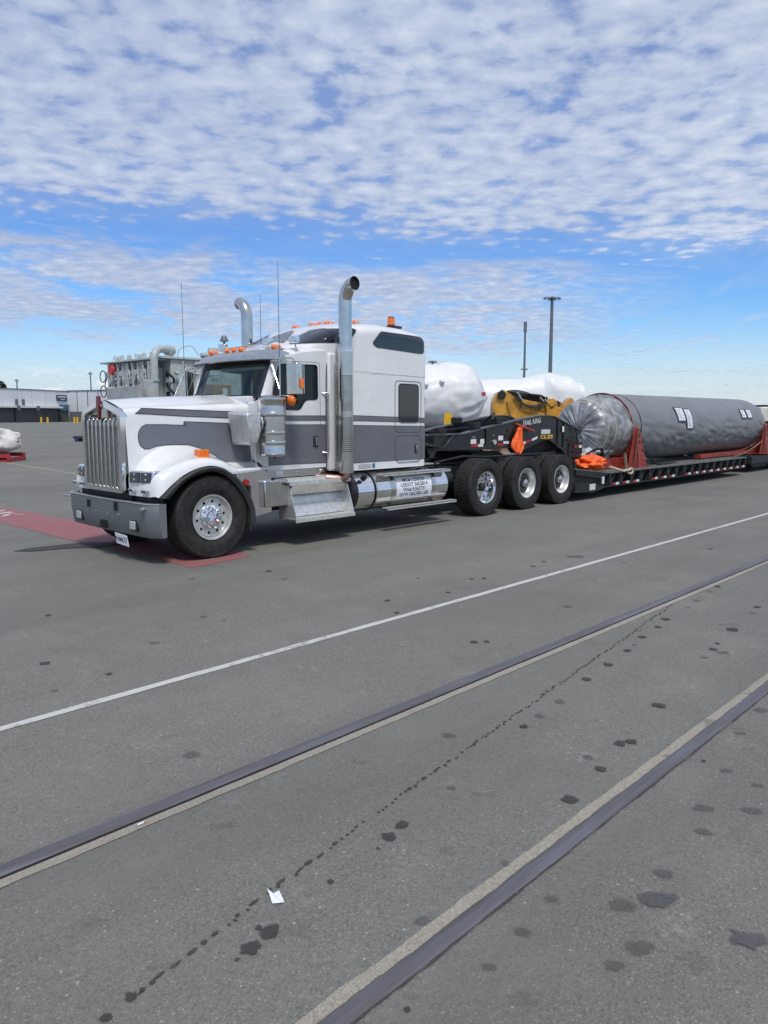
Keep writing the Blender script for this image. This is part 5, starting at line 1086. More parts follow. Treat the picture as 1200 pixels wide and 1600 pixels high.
# chains & rope
def chain(label, pts, m=chainm, r=.011, nm='tie_down_chain', cat='chain', group=None):
    mb = MB(); P_ = dens([tuple(p) for p in pts], 10); L0 = 0; i = 0; pos = [Vector(p) for p in P_]; acc = 0; k = 0
    for a, b in zip(pos, pos[1:]):
        seg = (b-a).length; n_ = max(1, int(seg/.055))
        for j in range(n_):
            c = a.lerp(b, (j+.5)/n_); d, u, w = ortho(b-a)
            if k % 2: u, w = w, u
            mb.tube([c+d*cos(t)*.042+u*sin(t)*.024 for t in [2*pi*q/8 for q in range(8)]], r, 5, True); k += 1
    return tag(mb.build(nm, m), label, cat, group)
chain('rusty chain tied from front cradle down to the deck edge beside orange tarp', [(17.7, 8.74, .95), (17.5, 8.62, .78), (17.35, 8.50, .64), (17.6, 8.48, .62)])
chain('dark chain hanging from the cylinder strap to the deck behind the front cradle', [(18.85, 8.95, 1.15), (19.3, 8.85, .85), (19.6, 8.75, .62), (20.1, 8.7, .60)], m=chassis)
chain('thin chain stretched from rear cradle down to the rear deck edge', [(27.7, 8.68, 1.05), (26.6, 8.60, .85), (25.6, 8.6, .68), (24.6, 8.6, .60)])
mb = MB(); mb.tube(dens([(16.55, 8.55, .70), (16.85, 8.47, .62), (17.05, 8.43, .58), (17.2, 8.42, .60), (17.3, 8.45, .53), (17.42, 8.42, .50), (17.5, 8.43, .58), (17.38, 8.42, .62), (17.25, 8.43, .58)], 6), .03, 10); tag(mb.build('rope', rope), 'pale rope knotted over the deck edge below the orange tarp', 'rope')
mb = MB(); mb.tube(dens([(19.0, 9.0, .62), (19.5, 8.85, .64), (19.9, 9.0, .61), (19.7, 9.2, .63), (19.3, 9.1, .62), (20.3, 8.8, .61), (20.9, 8.8, .6)], 6), .022, 8); tag(mb.build('tie_strap', chassis), 'black strap lying loose on the deck just behind the front cradle', 'strap')
# orange flag on the gooseneck
def crumple(name, cx, cy, cz, rx, ry, rz, m, label, cat, seed=0, amp=.3, n=28, sc=2.0, flat=True, parent=None):
    mb = MB(); rings = []
    for i in range(n//2+1):
        ph = pi*i/(n//2); row = []
        for k in range(n):
            t = 2*pi*k/n; d = Vector((cos(t)*sin(ph), sin(t)*sin(ph), cos(ph)))
            q = 1+amp*noise.noise(d*sc+Vector((seed, 0, 0)))+amp*.5*abs(noise.noise(d*sc*2.5+Vector((seed, 5, 0)))); z = cz+d.z*rz*q
            if flat: z = max(z, cz-rz*.85)
            row.append(Vector((cx+d.x*rx*q, cy+d.y*ry*q, z)))
        rings.append(row)
    mb.loft(rings, True); o = mb.build(name, m, parent, angle=50)
    if label: tag(o, label, cat)
    return o
fl_ = thing('warning_flag', 'bright orange warning flag hanging on red staff from the black gooseneck', 'flag', (13.5, 9.0, 1.1))
mb = MB(); rings = []
for i in range(13):
    t = i/12; z = 1.665-.55*t; w = .05+.17*sin(min(1, t*1.5)*pi/2)*(1-max(0, t-.72)*3.3); row = []
    for k in range(17): s_ = k/16-.5; row.append(Vector((13.42-.05*t+s_*2*w, 9.02+.035*sin(s_*14+t*4)+.015*sin(s_*31), z-.05*abs(s_))))
    rings.append(row)
mb.loft(rings, False); o = mb.build('flag_cloth', orange, fl_, angle=180); o.modifiers.new('s', 'SOLIDIFY').thickness = .004
mb = MB(); mb.tube([(13.36, 9.07, 1.735), (13.96, 9.01, 1.570)], .022, 8); mb.tube([(13.43, 9.05, 1.69), (13.92, 9.0, 1.60)], .012, 6); mb.build('flag_staff', M('red_plastic', (.55, .05, .03), .5, var=.1), fl_)
crumple('orange_tarp', 16.1, 8.80, .78, .36, .30, .17, orange, 'crumpled orange tarp heaped on the trailer deck behind the rear drive wheel', 'tarp', 3, .55, 40, 2.4)
crumple('plastic_bundle', 16.5, 9.30, .92, .42, .35, .20, wrapcl, 'clear plastic bundle with black hoses piled behind the orange tarp', 'bundle', 11, .5, 40, 3)
mb = MB()
for i in range(4): mb.tube(dens([(16.2+.15*i, 9.0, .98+.03*i), (16.5+.1*i, 8.9, 1.12), (16.9, 8.95, 1.05-.04*i), (17.1, 9.1, .9)], 6), .018, 8)
mb.tube([(16.8, 8.95, .80), (17.3, 8.95, 1.05)], .02); mb.tube([(17.2, 9.0, .80), (16.9, 8.95, 1.10)], .02); tag(mb.build('hose_bundle', chassis), 'coiled black hoses lying over the plastic bundle at the cylinder front', 'hose')
# ================================================================= BACKGROUND
# vessel 1 (nearer white wrapped vessel) on a blue flatbed
ax1 = Vector((.80, -.60, 0)).normalized(); n1 = Vector((-ax1.y, ax1.x, 0)); e1 = at(762, 617, 34.0); ctr = Vector((e1.x, e1.y, 2.72)); R1 = 1.47
v1 = thing('wrapped_vessel', 'large white shrink-wrapped pressure vessel with pointed end behind the sleeper', 'cargo', (ctr.x-5*ax1.x, ctr.y-5*ax1.y, 1.2))
prof = [(0, .06), (-.12, .22), (-.3, .5), (-.5, .85), (-.7, 1.12), (-.95, 1.32), (-1.25, 1.44), (-1.6, 1.49), (-2.0, 1.50), (-2.35, 1.44), (-2.8, 1.43), (-3.4, 1.44), (-4.2, 1.44), (-5.2, 1.44), (-6.5, 1.44), (-8, 1.44), (-9.5, 1.4), (-9.9, 1.0), (-10, .1)]
P_ = dens(prof, 4); rings = []
for (s_, r) in P_:
    row = []
    for k in range(96):
        t = 2*pi*k/96; q = Vector((s_, cos(t)*1.5, sin(t)*1.5)); d = noise.noise(q*.9)*.025+abs(noise.noise(q*2.0+Vector((4, 0, 0))))*.06+abs(noise.noise(Vector((s_*.6, cos(t)*4, sin(t)*4))))*.05
        ax_ = atan2(sin(t), cos(t)); rd = 1-abs(noise.noise(Vector((cos(t)*3.2, sin(t)*3.2, s_*.7))))*2.5; d += rd*.055*max(0, min(1, (s_+2.4)/1.4)) if s_ > -2.4 else 0
        d += (1-abs(noise.noise(Vector((s_*1.6+cos(t)*1.5, cos(t)*2.2, sin(t)*2.2))))*3)*.022
        if r < .5: d *= r*1.5
        rr = r-.03+d; row.append(ctr+ax1*s_+n1*cos(t)*rr+Vector((0, 0, sin(t)*rr+(.12 if r < .9 and s_ > -1 else 0)*0)))
    rings.append(row)
mb = MB(); mb.loft(rings, True, True, True); mb.build('shrink_wrap', shrink, v1, angle=180)
for (s_, a, w) in ((-3.1, 200, .10), (-2.4, 205, .12), (-3.2, 180, .09)):
    t = radians(a); c = ctr+ax1*s_+n1*cos(t)*1.50+Vector((0, 0, 1.50*sin(t)+1.0)) if False else ctr+ax1*s_+n1*cos(t)*1.43+Vector((0, 0, -sin(t)*1.43)); d = (n1*cos(t)+Vector((0, 0, -sin(t)))); mb = MB(); mb.cyl(c, c+d*.20, w, w*.8, 16); mb.build('wrapped_nozzle', shrink, v1)
def vquad(par, base, u, v, w, h, m, nm): mb = MB(); mb.add([base-u*w/2-v*h/2, base+u*w/2-v*h/2, base+u*w/2+v*h/2, base-u*w/2+v*h/2], [(0, 1, 2, 3)]); return mb.build(nm, m, par, smooth=False)
vquad(v1, ctr+ax1*-4.0-n1*1.53+Vector((0, 0, .05)), ax1, Vector((0, 0, 1)), .65, .26, beige, 'paper_label'); vquad(v1, ctr+ax1*-.52-n1*1.02+Vector((0, 0, .12)), (ax1*.45+n1*-.0).normalized(), Vector((0, 0, 1)), .24, .16, redlens, 'red_label')
fb_ = thing('flatbed_trailer', 'low dark blue flatbed deck under the pointed white vessel', 'trailer', (ctr.x-5*ax1.x, ctr.y-5*ax1.y, 0))
def obox(mb, c, a, b, s0, s1, t0, t1, z0, z1): mb.hexa([c+a*s+b*t+Vector((0, 0, z)) for z in (z0, z1) for s, t in ((s0, t0), (s1, t0), (s1, t1), (s0, t1))])
g0 = Vector((ctr.x, ctr.y, 0)); mb = MB(); obox(mb, g0, ax1, n1, -12, -.3, -1.3, 1.3, .85, 1.12); mb.build('deck', navy, fb_, smooth=False)
mb = MB()
for s_ in (-10.5, -9.3, -2.5, -1.3):
    for t in (-1.1, 1.1): c = g0+ax1*s_+n1*t+Vector((0, 0, .45)); mb.cyl(c-n1*.14, c+n1*.14, .45, n=24)
mb.split('wheels', rubber, fb_)
mb = MB()
for s_ in (-9, -6.5, -4, -1.8): obox(mb, g0, ax1, n1, s_-.12, s_+.12, -1.0, 1.0, 1.12, 1.42)
mb.split('saddle', shrink, fb_)
mb = MB(); c = at(703, 668, 27.0); q = Vector((c.x, c.y, 0)); obox(mb, q, Vector((RT.x, RT.y, 0)), f_, -.03, .03, -.12, .12, 0, 1.4); mb.prism([(0, 0), (.1, 0)], 'y', 0, 0) if False else None
mb.v = mb.v; mb.hexa([q+RT*a+f_*b+Vector((0, 0, z)) for a, b, z in ((-.24, -.08, 1.1), (.38, -.08, 1.1), (.38, .08, 1.1), (-.24, .08, 1.1), (-.20, -.08, 2.02), (.05, -.08, 1.98), (.05, .08, 1.98), (-.20, .08, 2.02))]); tag(mb.build('yellow_bracket', yellowp, smooth=False), 'yellow tapered steel upright standing below the white vessel', 'bracket')
# vessel 2
ax2 = Vector((.72, -.70, 0)).normalized(); n2 = Vector((-ax2.y, ax2.x, 0)); e2 = at(905, 615, 52.0); c2 = Vector((e2.x, e2.y, 2.55))
v2 = thing('wrapped_vessel', 'long low white shrink-wrapped load with a boxy end, behind the yellow boom', 'cargo', (c2.x-6*ax2.x, c2.y-6*ax2.y, 0))
rings = []
for i in range(60):
    s_ = -.25*i; row = []
    hi = 1.42+.50*max(0, 1-abs(s_+2.6)/2.6) if s_ < -.3 else 1.40; hi = 1.72+(.0 if s_ < -5 else .40*max(0, 1-abs(s_+2.2)/2.4)) if s_ < -.6 else 1.62
    for k in range(48):
        t = 2*pi*k/48; cc, ss = cos(t), sin(t); p_ = (abs(cc)**3.2+abs(ss)**3.2)**(-1/3.2) if s_ > -2.4 else (abs(cc)**2.1+abs(ss)**2.1)**(-1/2.1)
        q = Vector((s_, cc*2, ss*2)); d = noise.noise(q*.8)*.05+abs(noise.noise(q*1.7))*.07+(1-abs(noise.noise(Vector((s_*.9+cc*2, cc*1.8, ss*1.8))))*3)*.04
        rr = p_+d; row.append(c2+ax2*s_+n2*cc*rr*1.35+Vector((0, 0, ss*rr*hi*(1.0 if s_ < -.25 else .9)+.0)))
    rings.append(row)
mb = MB(); mb.loft(rings, True, True, True); mb.build('shrink_wrap', shrink, v2, angle=55)
mb = MB(); g2 = Vector((c2.x, c2.y, 0)); obox(mb, g2, ax2, n2, -14.5, -.2, -1.2, 1.2, .5, 1.0)
for s_ in (-13, -12, -2, -1): obox(mb, g2, ax2, n2, s_-.3, s_+.3, -1.1, 1.1, 0, .55)
mb.build('support_frame', navy, v2, smooth=False)
# yellow excavator boom, with timber added under it as a support
bo = thing('excavator_boom', 'yellow excavator boom with black hydraulic hoses lying behind the gooseneck', 'machine part', (*at(820, 660, 25).xy, 0))
bc_ = at(820, 650, 25.0); BC = Vector((bc_.x, bc_.y, 0)); rt2 = Vector((RT.x, RT.y, 0)); fw2 = f_
rt2 = (rt2*.95+fw2*.05).normalized()
def BP(u, v): # image pixels scaled by the boom distance to metres right, metres up
    s_ = 25.0/F*cos(0); return ((u-820)*s_*1.0, 1.9+(650-v)*s_)
def bprism(mb, px, d0, d1):
    pts = [BP(*p) for p in px]; mb.loft([[BC+rt2*a+fw2*d+Vector((0, 0, b)) for a, b in pts] for d in (d0, d1)], True, True, True)
mb = MB(); bprism(mb, roundpoly([(768, 668), (769, 628), (775, 614), (792, 612), (800, 622), (818, 626), (860, 634), (878, 640), (880, 672), (850, 678), (812, 676)], 5), -.32, .32); mb.build('boom_arm', catyel, bo, bevel=.02, angle=30)
mb = MB(); bprism(mb, [(808, 633), (812, 630), (865, 641), (866, 647), (810, 637)], -.345, -.32); bprism(mb, roundpoly([(790, 628), (793, 640), (797, 650), (806, 655), (805, 657), (795, 652), (791, 641), (788, 628)], 1), -.345, -.32); mb.build('arm_rib', M('dark_yellow', (.25, .13, .02), .5, var=.2), bo)
mb = MB(); bprism(mb, circ(856, 632, 8.6, 24), -.45, .45); bprism(mb, roundpoly([(848, 632), (865, 630), (866, 655), (850, 655)], 3), -.45, .45); mb.build('boom_knuckle', catyel, bo, bevel=.02); mb = MB(); bprism(mb, circ(856, 632, 4, 20), -.50, .50); mb.build('pivot_pin', catyel, bo, bevel=.01)
mb = MB(); bprism(mb, roundpoly([(870, 640), (884, 625), (888, 622), (892, 628), (905, 640), (880, 660)], 3), -.3, .3); mb.build('bucket_link', catyel, bo)
mb = MB()
def b3(u, v, d): a, b = BP(u, v); return BC+rt2*a+fw2*d+Vector((0, 0, b))
mb.tube([b3(781, 617, -.1), b3(845, 627, -.1)], .135, 16); mb.tube([b3(840, 626, -.1), b3(858, 630, -.1)], .06, 12); mb.cyl(b3(781, 619, -.42), b3(781, 619, .3), .13, n=20)
for i in range(6): mb.tube(dens([tuple(b3(790+3*i, 613-i*.4, -.30+.1*i)), tuple(b3(806+4*i, 616, -.38+.1*i)), tuple(b3(826+4*i, 618+2*i, -.35+.1*i)), tuple(b3(846+2*i, 622+i, -.3+.1*i)), tuple(b3(862+3*i, 640-2*i, -.2+.1*i)), tuple(b3(872+2*i, 650, 0))], 6), .032, 7)
for i in range(3): mb.tube(dens([tuple(b3(800, 618, -.42)), tuple(b3(814+2*i, 633+i, -.45)), tuple(b3(836, 634+i, -.44)), tuple(b3(850, 622, -.40))], 6), .030, 7)
mb.split('hydraulic_hose', chassis, bo)
mb = MB()
for (u, v) in ((803, 615), (806, 620), (838, 622), (845, 625)): mb.tube([b3(u, v, -.45), b3(u+6, v+7, -.45)], .035, 8)
mb.split('hose_clip', steel, bo)
mb = MB()  # blocks added to hold the boom up; none seen in the image
for i in range(5):
    for s_ in (-.9, .9): c = BC+rt2*s_; obox(mb, c, rt2, fw2, -.5 if i % 2 else -.14, .5 if i % 2 else .14, -.14 if i % 2 else -.6, .14 if i % 2 else .6, .25*i, .25*i+.24)
tag(mb.build('added_boom_support', wood, smooth=False), 'stacked timber blocks added as a support under the yellow boom', 'timber')
# transformer
TX, TY = 20.5, 36.7
tx = thing('power_transformer', 'tall grey power transformer bristling with pipes and radiators behind the hood', 'transformer', (TX+2.5, TY+3, 0))
mb = MB(); mb.box((TX+.9, TY, .3), (TX+6, TY+5.4, 4.95)); mb.build('tank', txgrey, tx, bevel=.03)
mb = MB(); mb.box((TX+.3, TY-.15, 4.95), (TX+6.1, TY+5.5, 5.05)); mb.box((TX-.35, TY+.2, 4.86), (TX+.9, TY+5.7, 4.95)); mb.box((TX+.9, TY+.8, 5.05), (TX+4, TY+5.4, 5.16)); mb.build('lid', M('transformer_light', (.44, .47, .46), .45, var=.08), tx, bevel=.01)
mb = MB()
for i in range(6):
    y = TY+.5+i*.86; mb.cyl((TX-.0, y, .6), (TX-.0, y, 4.80), .19, n=16)
    for k in range(4): mb.box((TX+.02+k*.02, y+.26+k*.12, .8), (TX+.85, y+.32+k*.12, 4.5))
mb.split('radiator', txgrey, tx)
mb = MB()
for i in range(6):
    y = TY+.85+i*.84; mb.cyl((TX-.1, y, 4.25), (TX-.28, y, 4.25), .15, n=14); mb.cyl((TX-.05, y-.25, 3.75), (TX-.25, y-.25, 3.75), .10, n=12); mb.tube(dens([(TX-.2, y, 4.2), (TX-.3, y+.2, 3.6), (TX-.2, y-.1, 3.1), (TX-.2, y+.1, 2.4)], 4), .035, 6); mb.cyl((TX+.3, y, 5.1), (TX+.3, y, 5.32), .13, .09, 12)
    for k in range(8): mb.box((TX-.12, y-.46, 1.2+k*.42), (TX+.1, y-.34, 1.32+k*.42))
mb.cyl((TX-.3, TY+4.6, 4.45), (TX-.34, TY+4.6, 4.45), .05, n=10)
for i in range(12): y = TY+.35+i*.42; mb.box((TX-.10, y, 4.60), (TX+.05, y+.10, 4.84)); mb.cyl((TX+.1+.15*(i % 3), y, 5.05), (TX+.1+.15*(i % 3), y, 5.20+.05*(i % 2)), .07, n=8)
for i in range(5): y = TY+.3+i*.86; mb.tube(dens([(TX-.22, y, 4.1), (TX-.34, y+.12, 3.9), (TX-.26, y+.3, 4.0), (TX-.22, y+.4, 4.4)], 4), .03, 6); mb.cyl((TX-.2, y+.1, .8), (TX-.2, y+.1, 3.6), .05, n=8)
for i in range(9): y = TY+.25+i*.57; mb.box((TX-.27, y, 1.0), (TX-.20, y+.10, 4.78))
mb.split('gauge', M('gauge_light', (.45, .47, .46), .4, var=.15), tx)
mb = MB()
for i in range(2): mb.tube([(TX-.35, TY+5.35+.36*sin(a), 3.3+.85*(i % 2)+.33*cos(a)) for a in [2*pi*k/14 for k in range(14)]], .03, 6, True)
for i in range(7): z = 1.0+i*.5; mb.box((TX+.86, TY+.2+.1*(i % 2), z), (TX+.95, TY+.5, z+.2))
for i in range(4): mb.tube(dens([(TX+.7, TY-.1, 4.3-i*.8), (TX+.5, TY-.35, 4.2-i*.8), (TX+.8, TY-.4, 3.9-i*.8), (TX+1.0, TY-.1, 3.7-i*.8)], 4), .06, 7)
mb.split('cabling', chassis, tx)
mb = MB(); mb.tube(dens([(TX-.15, TY-.15, .6), (TX-.15, TY-.15, 2.5), (TX-.15, TY-.15, 4.5), (TX-.10, TY-.12, 5.05), (TX+.15, TY+.0, 5.36), (TX+.55, TY+.2, 5.45), (TX+1.0, TY+.4, 5.44)], 6), .20, 20); mb.cyl((TX-.15, TY-.15, 3.72), (TX-.15, TY-.15, 3.80), .27, n=20); mb.cyl((TX+.95, TY+.4, 5.42), (TX+1.35, TY+.6, 5.42), .27, n=20); mb.build('oil_pipe', M('pipe_grey', (.40, .43, .42), .4, var=.08), tx, angle=60)
mb = MB(); mb.box((TX+3.6, TY+.3, 5.05), (TX+4.6, TY+1.3, 5.3)); mb.cyl((TX+4.1, TY+.8, 5.3), (TX+4.1, TY+.8, 5.45), .75, .72, 20); mb.cyl((TX+4.1, TY+.8, 5.45), (TX+4.1, TY+.8, 5.75), .33, .28, 16); mb.cyl((TX+5.6, TY+.8, 5.0), (TX+5.6, TY+.8, 5.35), .5, .45, 16); mb.build('turret', txgrey, tx)
mb = MB(); mb.tube(dens([(TX+1.5, TY+.3, 5.05), (TX+1.6, TY+.2, 5.5), (TX+2.2, TY, 5.7), (TX+2.6, TY-.1, 5.2)], 5), .025, 6); mb.tube([(TX+1.8, TY-.15, .5), (TX+1.8, TY-.15, 4.1), (TX+2.2, TY-.15, 4.2), (TX+3.8, TY-.15, 4.2)], .045, 8)
for x in (1.55, 2.35, 3.2, 4.0): mb.box((TX+x, TY-.1, .4), (TX+x+.14, TY, 4.9))
mb.cyl((TX+2.9, TY-.05, 3.85), (TX+2.9, TY-.35, 3.85), .22, n=14); mb.cyl((TX+.95, TY-.3, 4.2), (TX+1.9, TY-.3, 4.1), .1, n=10); mb.split('fitting', txgrey, tx)
mb = MB(); mb.box((TX+.6, TY-.05, 3.7), (TX+1.4, TY-.01, 3.9)); mb.build('bracket', txgrey, tx)
mb = MB(); mb.prism([(TX+2.0, 3.1), (TX+2.1, 3.1), (TX+1.7, 3.6), (TX+1.6, 3.6)], 'y', TY-.08, TY-.04); mb.build('name_tape', reflw, tx)
mb = MB(); mb.cyl((TX-.35, TY+4.1, 4.45), (TX-.5, TY+4.1, 4.45), .26, n=18); mb.build('red_cover', M('red_plastic_sheet', (.60, .03, .04), .5, var=.1), tx)
def boxthing(name, x0, x1, y0, y1, z0, z1, m, label, cat, amp=.04, part='tarp_cover', n=10):
    o = thing(name, label, cat, ((x0+x1)/2, (y0+y1)/2, z0)); mb = MB(); mb.box((x0, y0, z0), (x1, y1, z1)); q = mb.build(part, m, o, smooth=True, angle=60)
    bm = bmesh.new(); bm.from_mesh(q.data); bmesh.ops.subdivide_edges(bm, edges=bm.edges, cuts=n, use_grid_fill=True)
    for v in bm.verts: p = v.co; d = noise.noise_vector(p*1.1)*amp*2+noise.noise_vector(p*3.0)*amp; v.co += Vector((d.x, d.y, d.z if v.co.z > .1 else 0))
    bm.to_mesh(q.data); bm.free(); q.data.shade_smooth(); return o
o = boxthing('tarped_crate', TX-1.1, TX-.45, TY+.1, TY+3.5, 0, 3.45, txtarp, 'light grey tarp-wrapped crate standing against the left side of the transformer', 'crate', .06)
o = boxthing('tarped_crate', TX-1.02, TX-.62, TY-1.0, TY-.55, 0, 3.75, txtarp, 'narrow pale wrapped crate standing in front of the thick transformer pipe', 'crate', .05)
o = thing('board_crate', 'brown board crate with white label beside the windscreen, against the transformer', 'crate', (24.0, 34.6, 0)); mb = MB(); mb.box((22.3, 34.0, 0), (23.4, 34.9, 3.55)); q = mb.build('crate_box', card, o, bevel=.02)
mb = MB(); mb.box((22.86, 33.985, 3.0), (23.12, 33.998, 3.35)); mb.build('crate_label', paper, q)
# warehouse
def wallpt(u, depth): # point on the ground at image column u and given depth
    d = ray(u, 650); k = depth/F; p = d*k; return Vector((p.x, p.y, 0))
A = wallpt(-420, 150); B = wallpt(108, 246); Cc = wallpt(520, 205)
wh = thing('warehouse', 'long white warehouse with dark grey lower wall at the left horizon', 'building', (*A.xy, 0))
def wall(mb, a, b, z0, z1, t=.4, off=0):
    d = (b-a).normalized(); n_ = Vector((-d.y, d.x, 0)); 
    if n_.dot(a) < 0: n_ = -n_
    mb.hexa([p+Vector((0, 0, z)) for z in (z0, z1) for p in (a-n_*off, b-n_*off, b+n_*t, a+n_*t)]); return n_
mb = MB(); wall(mb, A, B, 4.6, 9.8, 25); mb.build('upper_wall', whwhite, wh, smooth=False); mb = MB(); wall(mb, A, B, 0, 4.6, 25, -.05); mb.build('lower_wall', whgrey, wh, smooth=False)
mb = MB(); wall(mb, A, B, 9.8, 10.05, 25, .15); mb.build('roof_edge', galv, wh, smooth=False)
d = (B-A).normalized(); Lw = (B-A).length
mb = MB(); wall(mb, A, A+d*(Lw-5), 4.35, 4.9, .1, 2.0); mb.build('awning', whwhite, wh, smooth=False)
nn = Vector((d.y, -d.x, 0)); nn = nn if nn.dot(A) < 0 else -nn
mb = MB()
for i in range(int(Lw/6)): p = A+d*(i*6); obox(mb, p, d, nn, -.06, .06, 0, .08, 4.9, 9.8)
mb.split('panel_joint', M('wall_joint', (.48, .49, .50), .6), wh, smooth=False)
mb = MB()
for s_ in (4.8, 24, 48, 70): p = B-d*s_; obox(mb, p, d, nn, -.15, .15, 0, .2, 0, 4.4)
mb.split('door_frame', chassis, wh, smooth=False)
mb = MB()
for s_ in (24.6, 16.5, 4.7, 40, 55): p = B-d*s_; obox(mb, p, d, nn, -.5, .5, 1.9, 2.3, 3.6, 5.0)
mb.split('dock_light', galv, wh, smooth=False)
mb = MB(); 
for s_ in (20.5, 23.2): p = B-d*s_*1.0; obox(mb, p, d, nn, -.35, .35, 0, .5, 5.1, 6.9)
mb.split('vent', galv, wh, smooth=False)
mb = MB(); p = B-d*3.3; obox(mb, p, d, nn, -2.4, 2.4, 0, .3, 6.7, 8.6); sg_ = mb.build('wall_sign', blueg, wh, smooth=False)
mb = MB(); obox(mb, p, d, nn, -2.0, 1.9, .3, .34, 7.8, 8.2); obox(mb, p, d, nn, -.8, 1.3, .3, .34, 7.1, 7.35); mb.build('sign_lettering', whitet, sg_, smooth=False)
mb = MB(); p = B-d*2.3; obox(mb, p, d, nn, -2.1, 2.0, .0, .4, 3.9, 5.6); mb.build('office_window', glassb, wh, smooth=False)
w2_ = thing('warehouse_wing', 'white panelled warehouse wing joining at an angle behind the truck hood', 'building', (*Cc.xy, 0))
mb = MB(); wall(mb, B, Cc, 3.3, 9.9, 25); mb.build('upper_wall', whwhite, w2_, smooth=False); mb = MB(); wall(mb, B, Cc, 0, 3.3, 25, -.05); mb.build('lower_wall', M('wing_grey', (.13, .135, .14), .7, var=.1), w2_, smooth=False); mb = MB(); wall(mb, B, Cc, 9.9, 10.2, 25, .2); mb.build('roof_edge', galv, w2_, smooth=False)
d2 = (Cc-B).normalized(); n3 = Vector((d2.y, -d2.x, 0)); n3 = n3 if n3.dot(B) < 0 else -n3; mb = MB()
for i in range(14): p = B+d2*(i*4.6+4); obox(mb, p, d2, n3, -.12, .12, 0, .1, 3.3, 9.9)
mb.split('panel_joint', galv, w2_, smooth=False)
for i, (u, lab) in enumerate(((64, 'left yellow bollard of the pair before the dark warehouse wall'), (74, 'right yellow bollard of the pair before the dark warehouse wall'), (116, 'yellow bollard at the corner of the warehouse wing, leftmost of the cluster'), (120.5, 'bright yellow bollard second from the warehouse corner'), (128, 'yellow bollard nearest the truck grille by the warehouse wing'))):
    p = wallpt(u, 205); mb = MB(); mb.cyl(p, p+Vector((0, 0, 1.45)), .26, n=12); mb.lathe([(0, .12), (.18, .08), (.26, 0)], p+Vector((0, 0, 1.45)), (0, 0, 1), 12); tag(mb.build('bollard', yellowp), lab, 'bollard', 'yellow bollards in front of the warehouse')
# trees behind the warehouse at the far left
def tree(p, h, rx, label):
    o = thing('tree', label, 'tree', (p.x, p.y, 0)); mb = MB(); mb.cyl(p, p+Vector((0, 0, h*.7)), .5, .2, 10)
    for i in range(5): a = i*1.3; mb.tube([p+Vector((0, 0, h*.45)), p+Vector((cos(a)*rx*.6, sin(a)*rx*.6, h*.8))], [.2, .05], 6)
    mb.build('trunk', bark, o); mb = MB()
    for i in range(1100):
        a = random.random()*2*pi; b = random.random()*2-1; rr = random.random()**.4*rx; q = p+Vector((cos(a)*rr*sqrt(1-b*b), sin(a)*rr*sqrt(1-b*b), h*.78+b*h*.24+noise.noise(Vector((cos(a)*2, sin(a)*2, b)))*1.2))
        u = Vector((random.uniform(-1, 1), random.uniform(-1, 1), random.uniform(-1, 1))).normalized()*.45; w = u.cross(Vector((random.random(), random.random(), 1))).normalized()*.35; mb.add([q-u, q+w, q+u, q-w], [(0, 1, 2, 3)])
    mb.build('crown', foliage, o, smooth=False)
p = wallpt(-2, 255); tree(p, 13.5, 3.2, 'dark tree top rising above the warehouse roof at the left edge'); p = wallpt(-28, 250); tree(p, 15, 5, 'broad dark tree above the warehouse roof, mostly outside the left edge')
# light masts
def mast(u, v, D, kind, label, r=.14):
    top = at(u, v, D); p = Vector((top.x, top.y, 0)); h = top.z; o = thing('light_mast', label, 'lamp post', p, 'tall floodlight masts around the yard')
    mb = MB(); mb.cyl(p, p+Vector((0, 0, h-.3)), r*1.6, r, 14); mb.cyl(p, p+Vector((0, 0, .8)), r*2.6, n=14); mb.build('pole', galv, o)
    if kind == 'flood':
        w = h*.055; mb = MB(); obox(mb, p, rt2, fw2, -w, w, -.12, .12, h-.42, h-.30); obox(mb, p, rt2, fw2, -.15, .15, -w*.6, w*.6, h-.42, h-.30); mb.build('crossarm', galv, o, smooth=False)
        for k, (s_, t) in enumerate(((-w, 0), (-w*.45, 0), (0, -.6*w), (w*.45, 0), (w, 0), (0, .6*w))): mb = MB(); obox(mb, p+rt2*s_+fw2*t, rt2, fw2, -w*.17, w*.17, -.3, .3, h-.66-.08*(k % 2), h-.36); mb.build('lamp_head', galv, o, smooth=False, bevel=.05)
    elif kind == 'cap':
        mb = MB(); mb.lathe([(0, .5), (.3, .35), (h*.045, -.2), (h*.045, -.3), (0, -.35)], p+Vector((0, 0, h-.3)), (0, 0, 1), 20); mb.build('lamp_head', galv, o)
    else:
        mb = MB(); mb.cyl(p+Vector((0, 0, h-1.4)), p+Vector((0, 0, h)), .22, n=10); mb.build('antenna_head', galv, o); mb = MB(); z = at(819, 577, D).z; obox(mb, p, rt2, fw2, -.5, .5, -.08, .08, z-.08, z+.08); mb.build('crossarm', galv, o, smooth=False)
mast(863, 461, 120, 'flood', 'tallest light mast with a crossarm of floodlights, right of the stacks', .22)
mast(821, 503, 110, 'slim', 'slim bare mast with a small crossbar left of the tallest mast', .13)
mast(350, 526, 100, 'cap', 'light mast behind the truck cab, its flat cap above the visor', .13); mast(676, 561, 130, 'flood', 'short light mast just right of the sleeper roof', .12)
mast(141, 582, 270, 'cap', 'distant light mast above the warehouse wing beside the transformer', .18); mast(26, 593, 280, 'cap', 'distant light mast above the warehouse at the far left', .18)
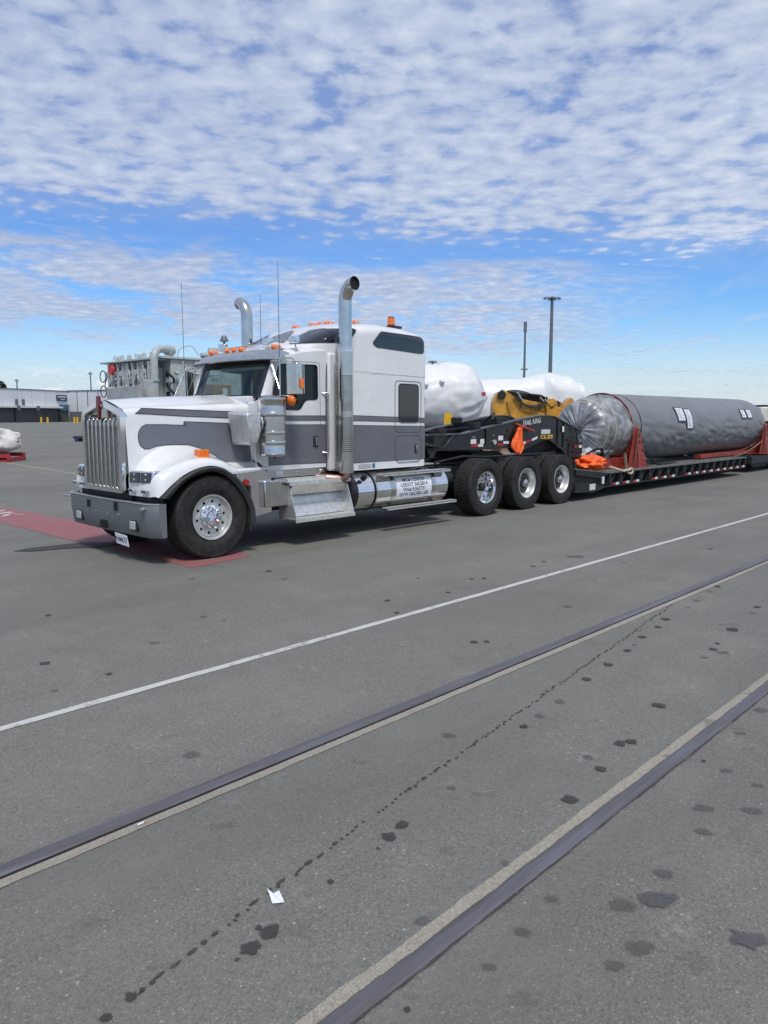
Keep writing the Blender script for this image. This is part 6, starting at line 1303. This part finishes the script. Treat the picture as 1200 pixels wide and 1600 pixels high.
# left yard items
p = gp(20, 722); rp = thing('steel_pallet', 'red steel pallet frame at the left edge under the pale bundle', 'pallet', (p.x, p.y, 0))
u_ = Vector((RT.x, RT.y, 0)); 
mb = MB()
for t in (0, 1.3): obox(mb, p, u_, f_, -2.6, -.12, t, t+.10, .18, .34)
for s_ in (-2.6, -1.8, -1.0, -.24): obox(mb, p, u_, f_, s_, s_+.12, 0, 1.4, .0, .18)
for t in (0, 1.3): obox(mb, p, u_, f_, -2.6, -.12, t, t+.10, .0, .07)
mb.build('pallet_frame', M('red_paint', (.36, .03, .04), .5, var=.15), rp, smooth=False)
q = p+u_*-1.15+f_*.7; crumple('wrapped_bundle', q.x, q.y, .80, 1.02, .75, .52, beige, 'pale plastic-wrapped bundle lumped on the red steel pallet', 'bundle', 5, .45, 56, 1.7)
p = gp(131, 694); nv = thing('pallet_stack', 'low dark blue steel rack standing behind the truck grille', 'rack', (p.x, p.y, 0)); mb = MB(); p2 = gp(126, 690)
obox(mb, p2, u_, f_, -.55, 6, 0, 2.2, .22, .40)
for s_ in (-.45, .35, 1.2, 3, 5): obox(mb, p2, u_, f_, s_, s_+.30, 0, 2.0, 0, .22)
mb.build('rack_frame', navy, nv, smooth=False); mb = MB(); obox(mb, p2, u_, f_, -.05, 2.5, .2, 1.6, .40, .58); tag(mb.build('timber_board', wood, smooth=False, bevel=.01), 'tan timber board lying on the dark blue rack', 'timber')
# vehicle at the right edge
vt = thing('parked_truck', 'cream truck parked beyond the rear end of the grey cylinder', 'truck', (*at(1215, 660, 62).xy, 0)); q = Vector((*at(1196, 660, 62).xy, 0))
mb = MB(); obox(mb, q, u_, f_, -.9, 3.2, -1.0, 1.2, 1.5, 2.55); mb.build('body', cream, vt, bevel=.08); mb = MB(); obox(mb, q, u_, f_, -.35, 3.0, -1.03, 1.1, 1.85, 2.35); mb.build('window', tint, vt, smooth=False)
mb = MB(); obox(mb, q, u_, f_, -.8, 3.2, -.9, 1.1, .5, 1.5); obox(mb, q, u_, f_, -.7, 3.2, -.7, .9, 2.55, 2.7); mb.build('chassis', chassis, vt, smooth=False)
mb = MB()
for s_ in (0, 2.2): c = q+u_*s_-f_*.9+Vector((0, 0, .5)); mb.cyl(c, c+f_*.3, .5, n=20); c = q+u_*s_+f_*.8+Vector((0, 0, .5)); mb.cyl(c, c+f_*.3, .5, n=20)
mb.split('wheels', rubber, vt)
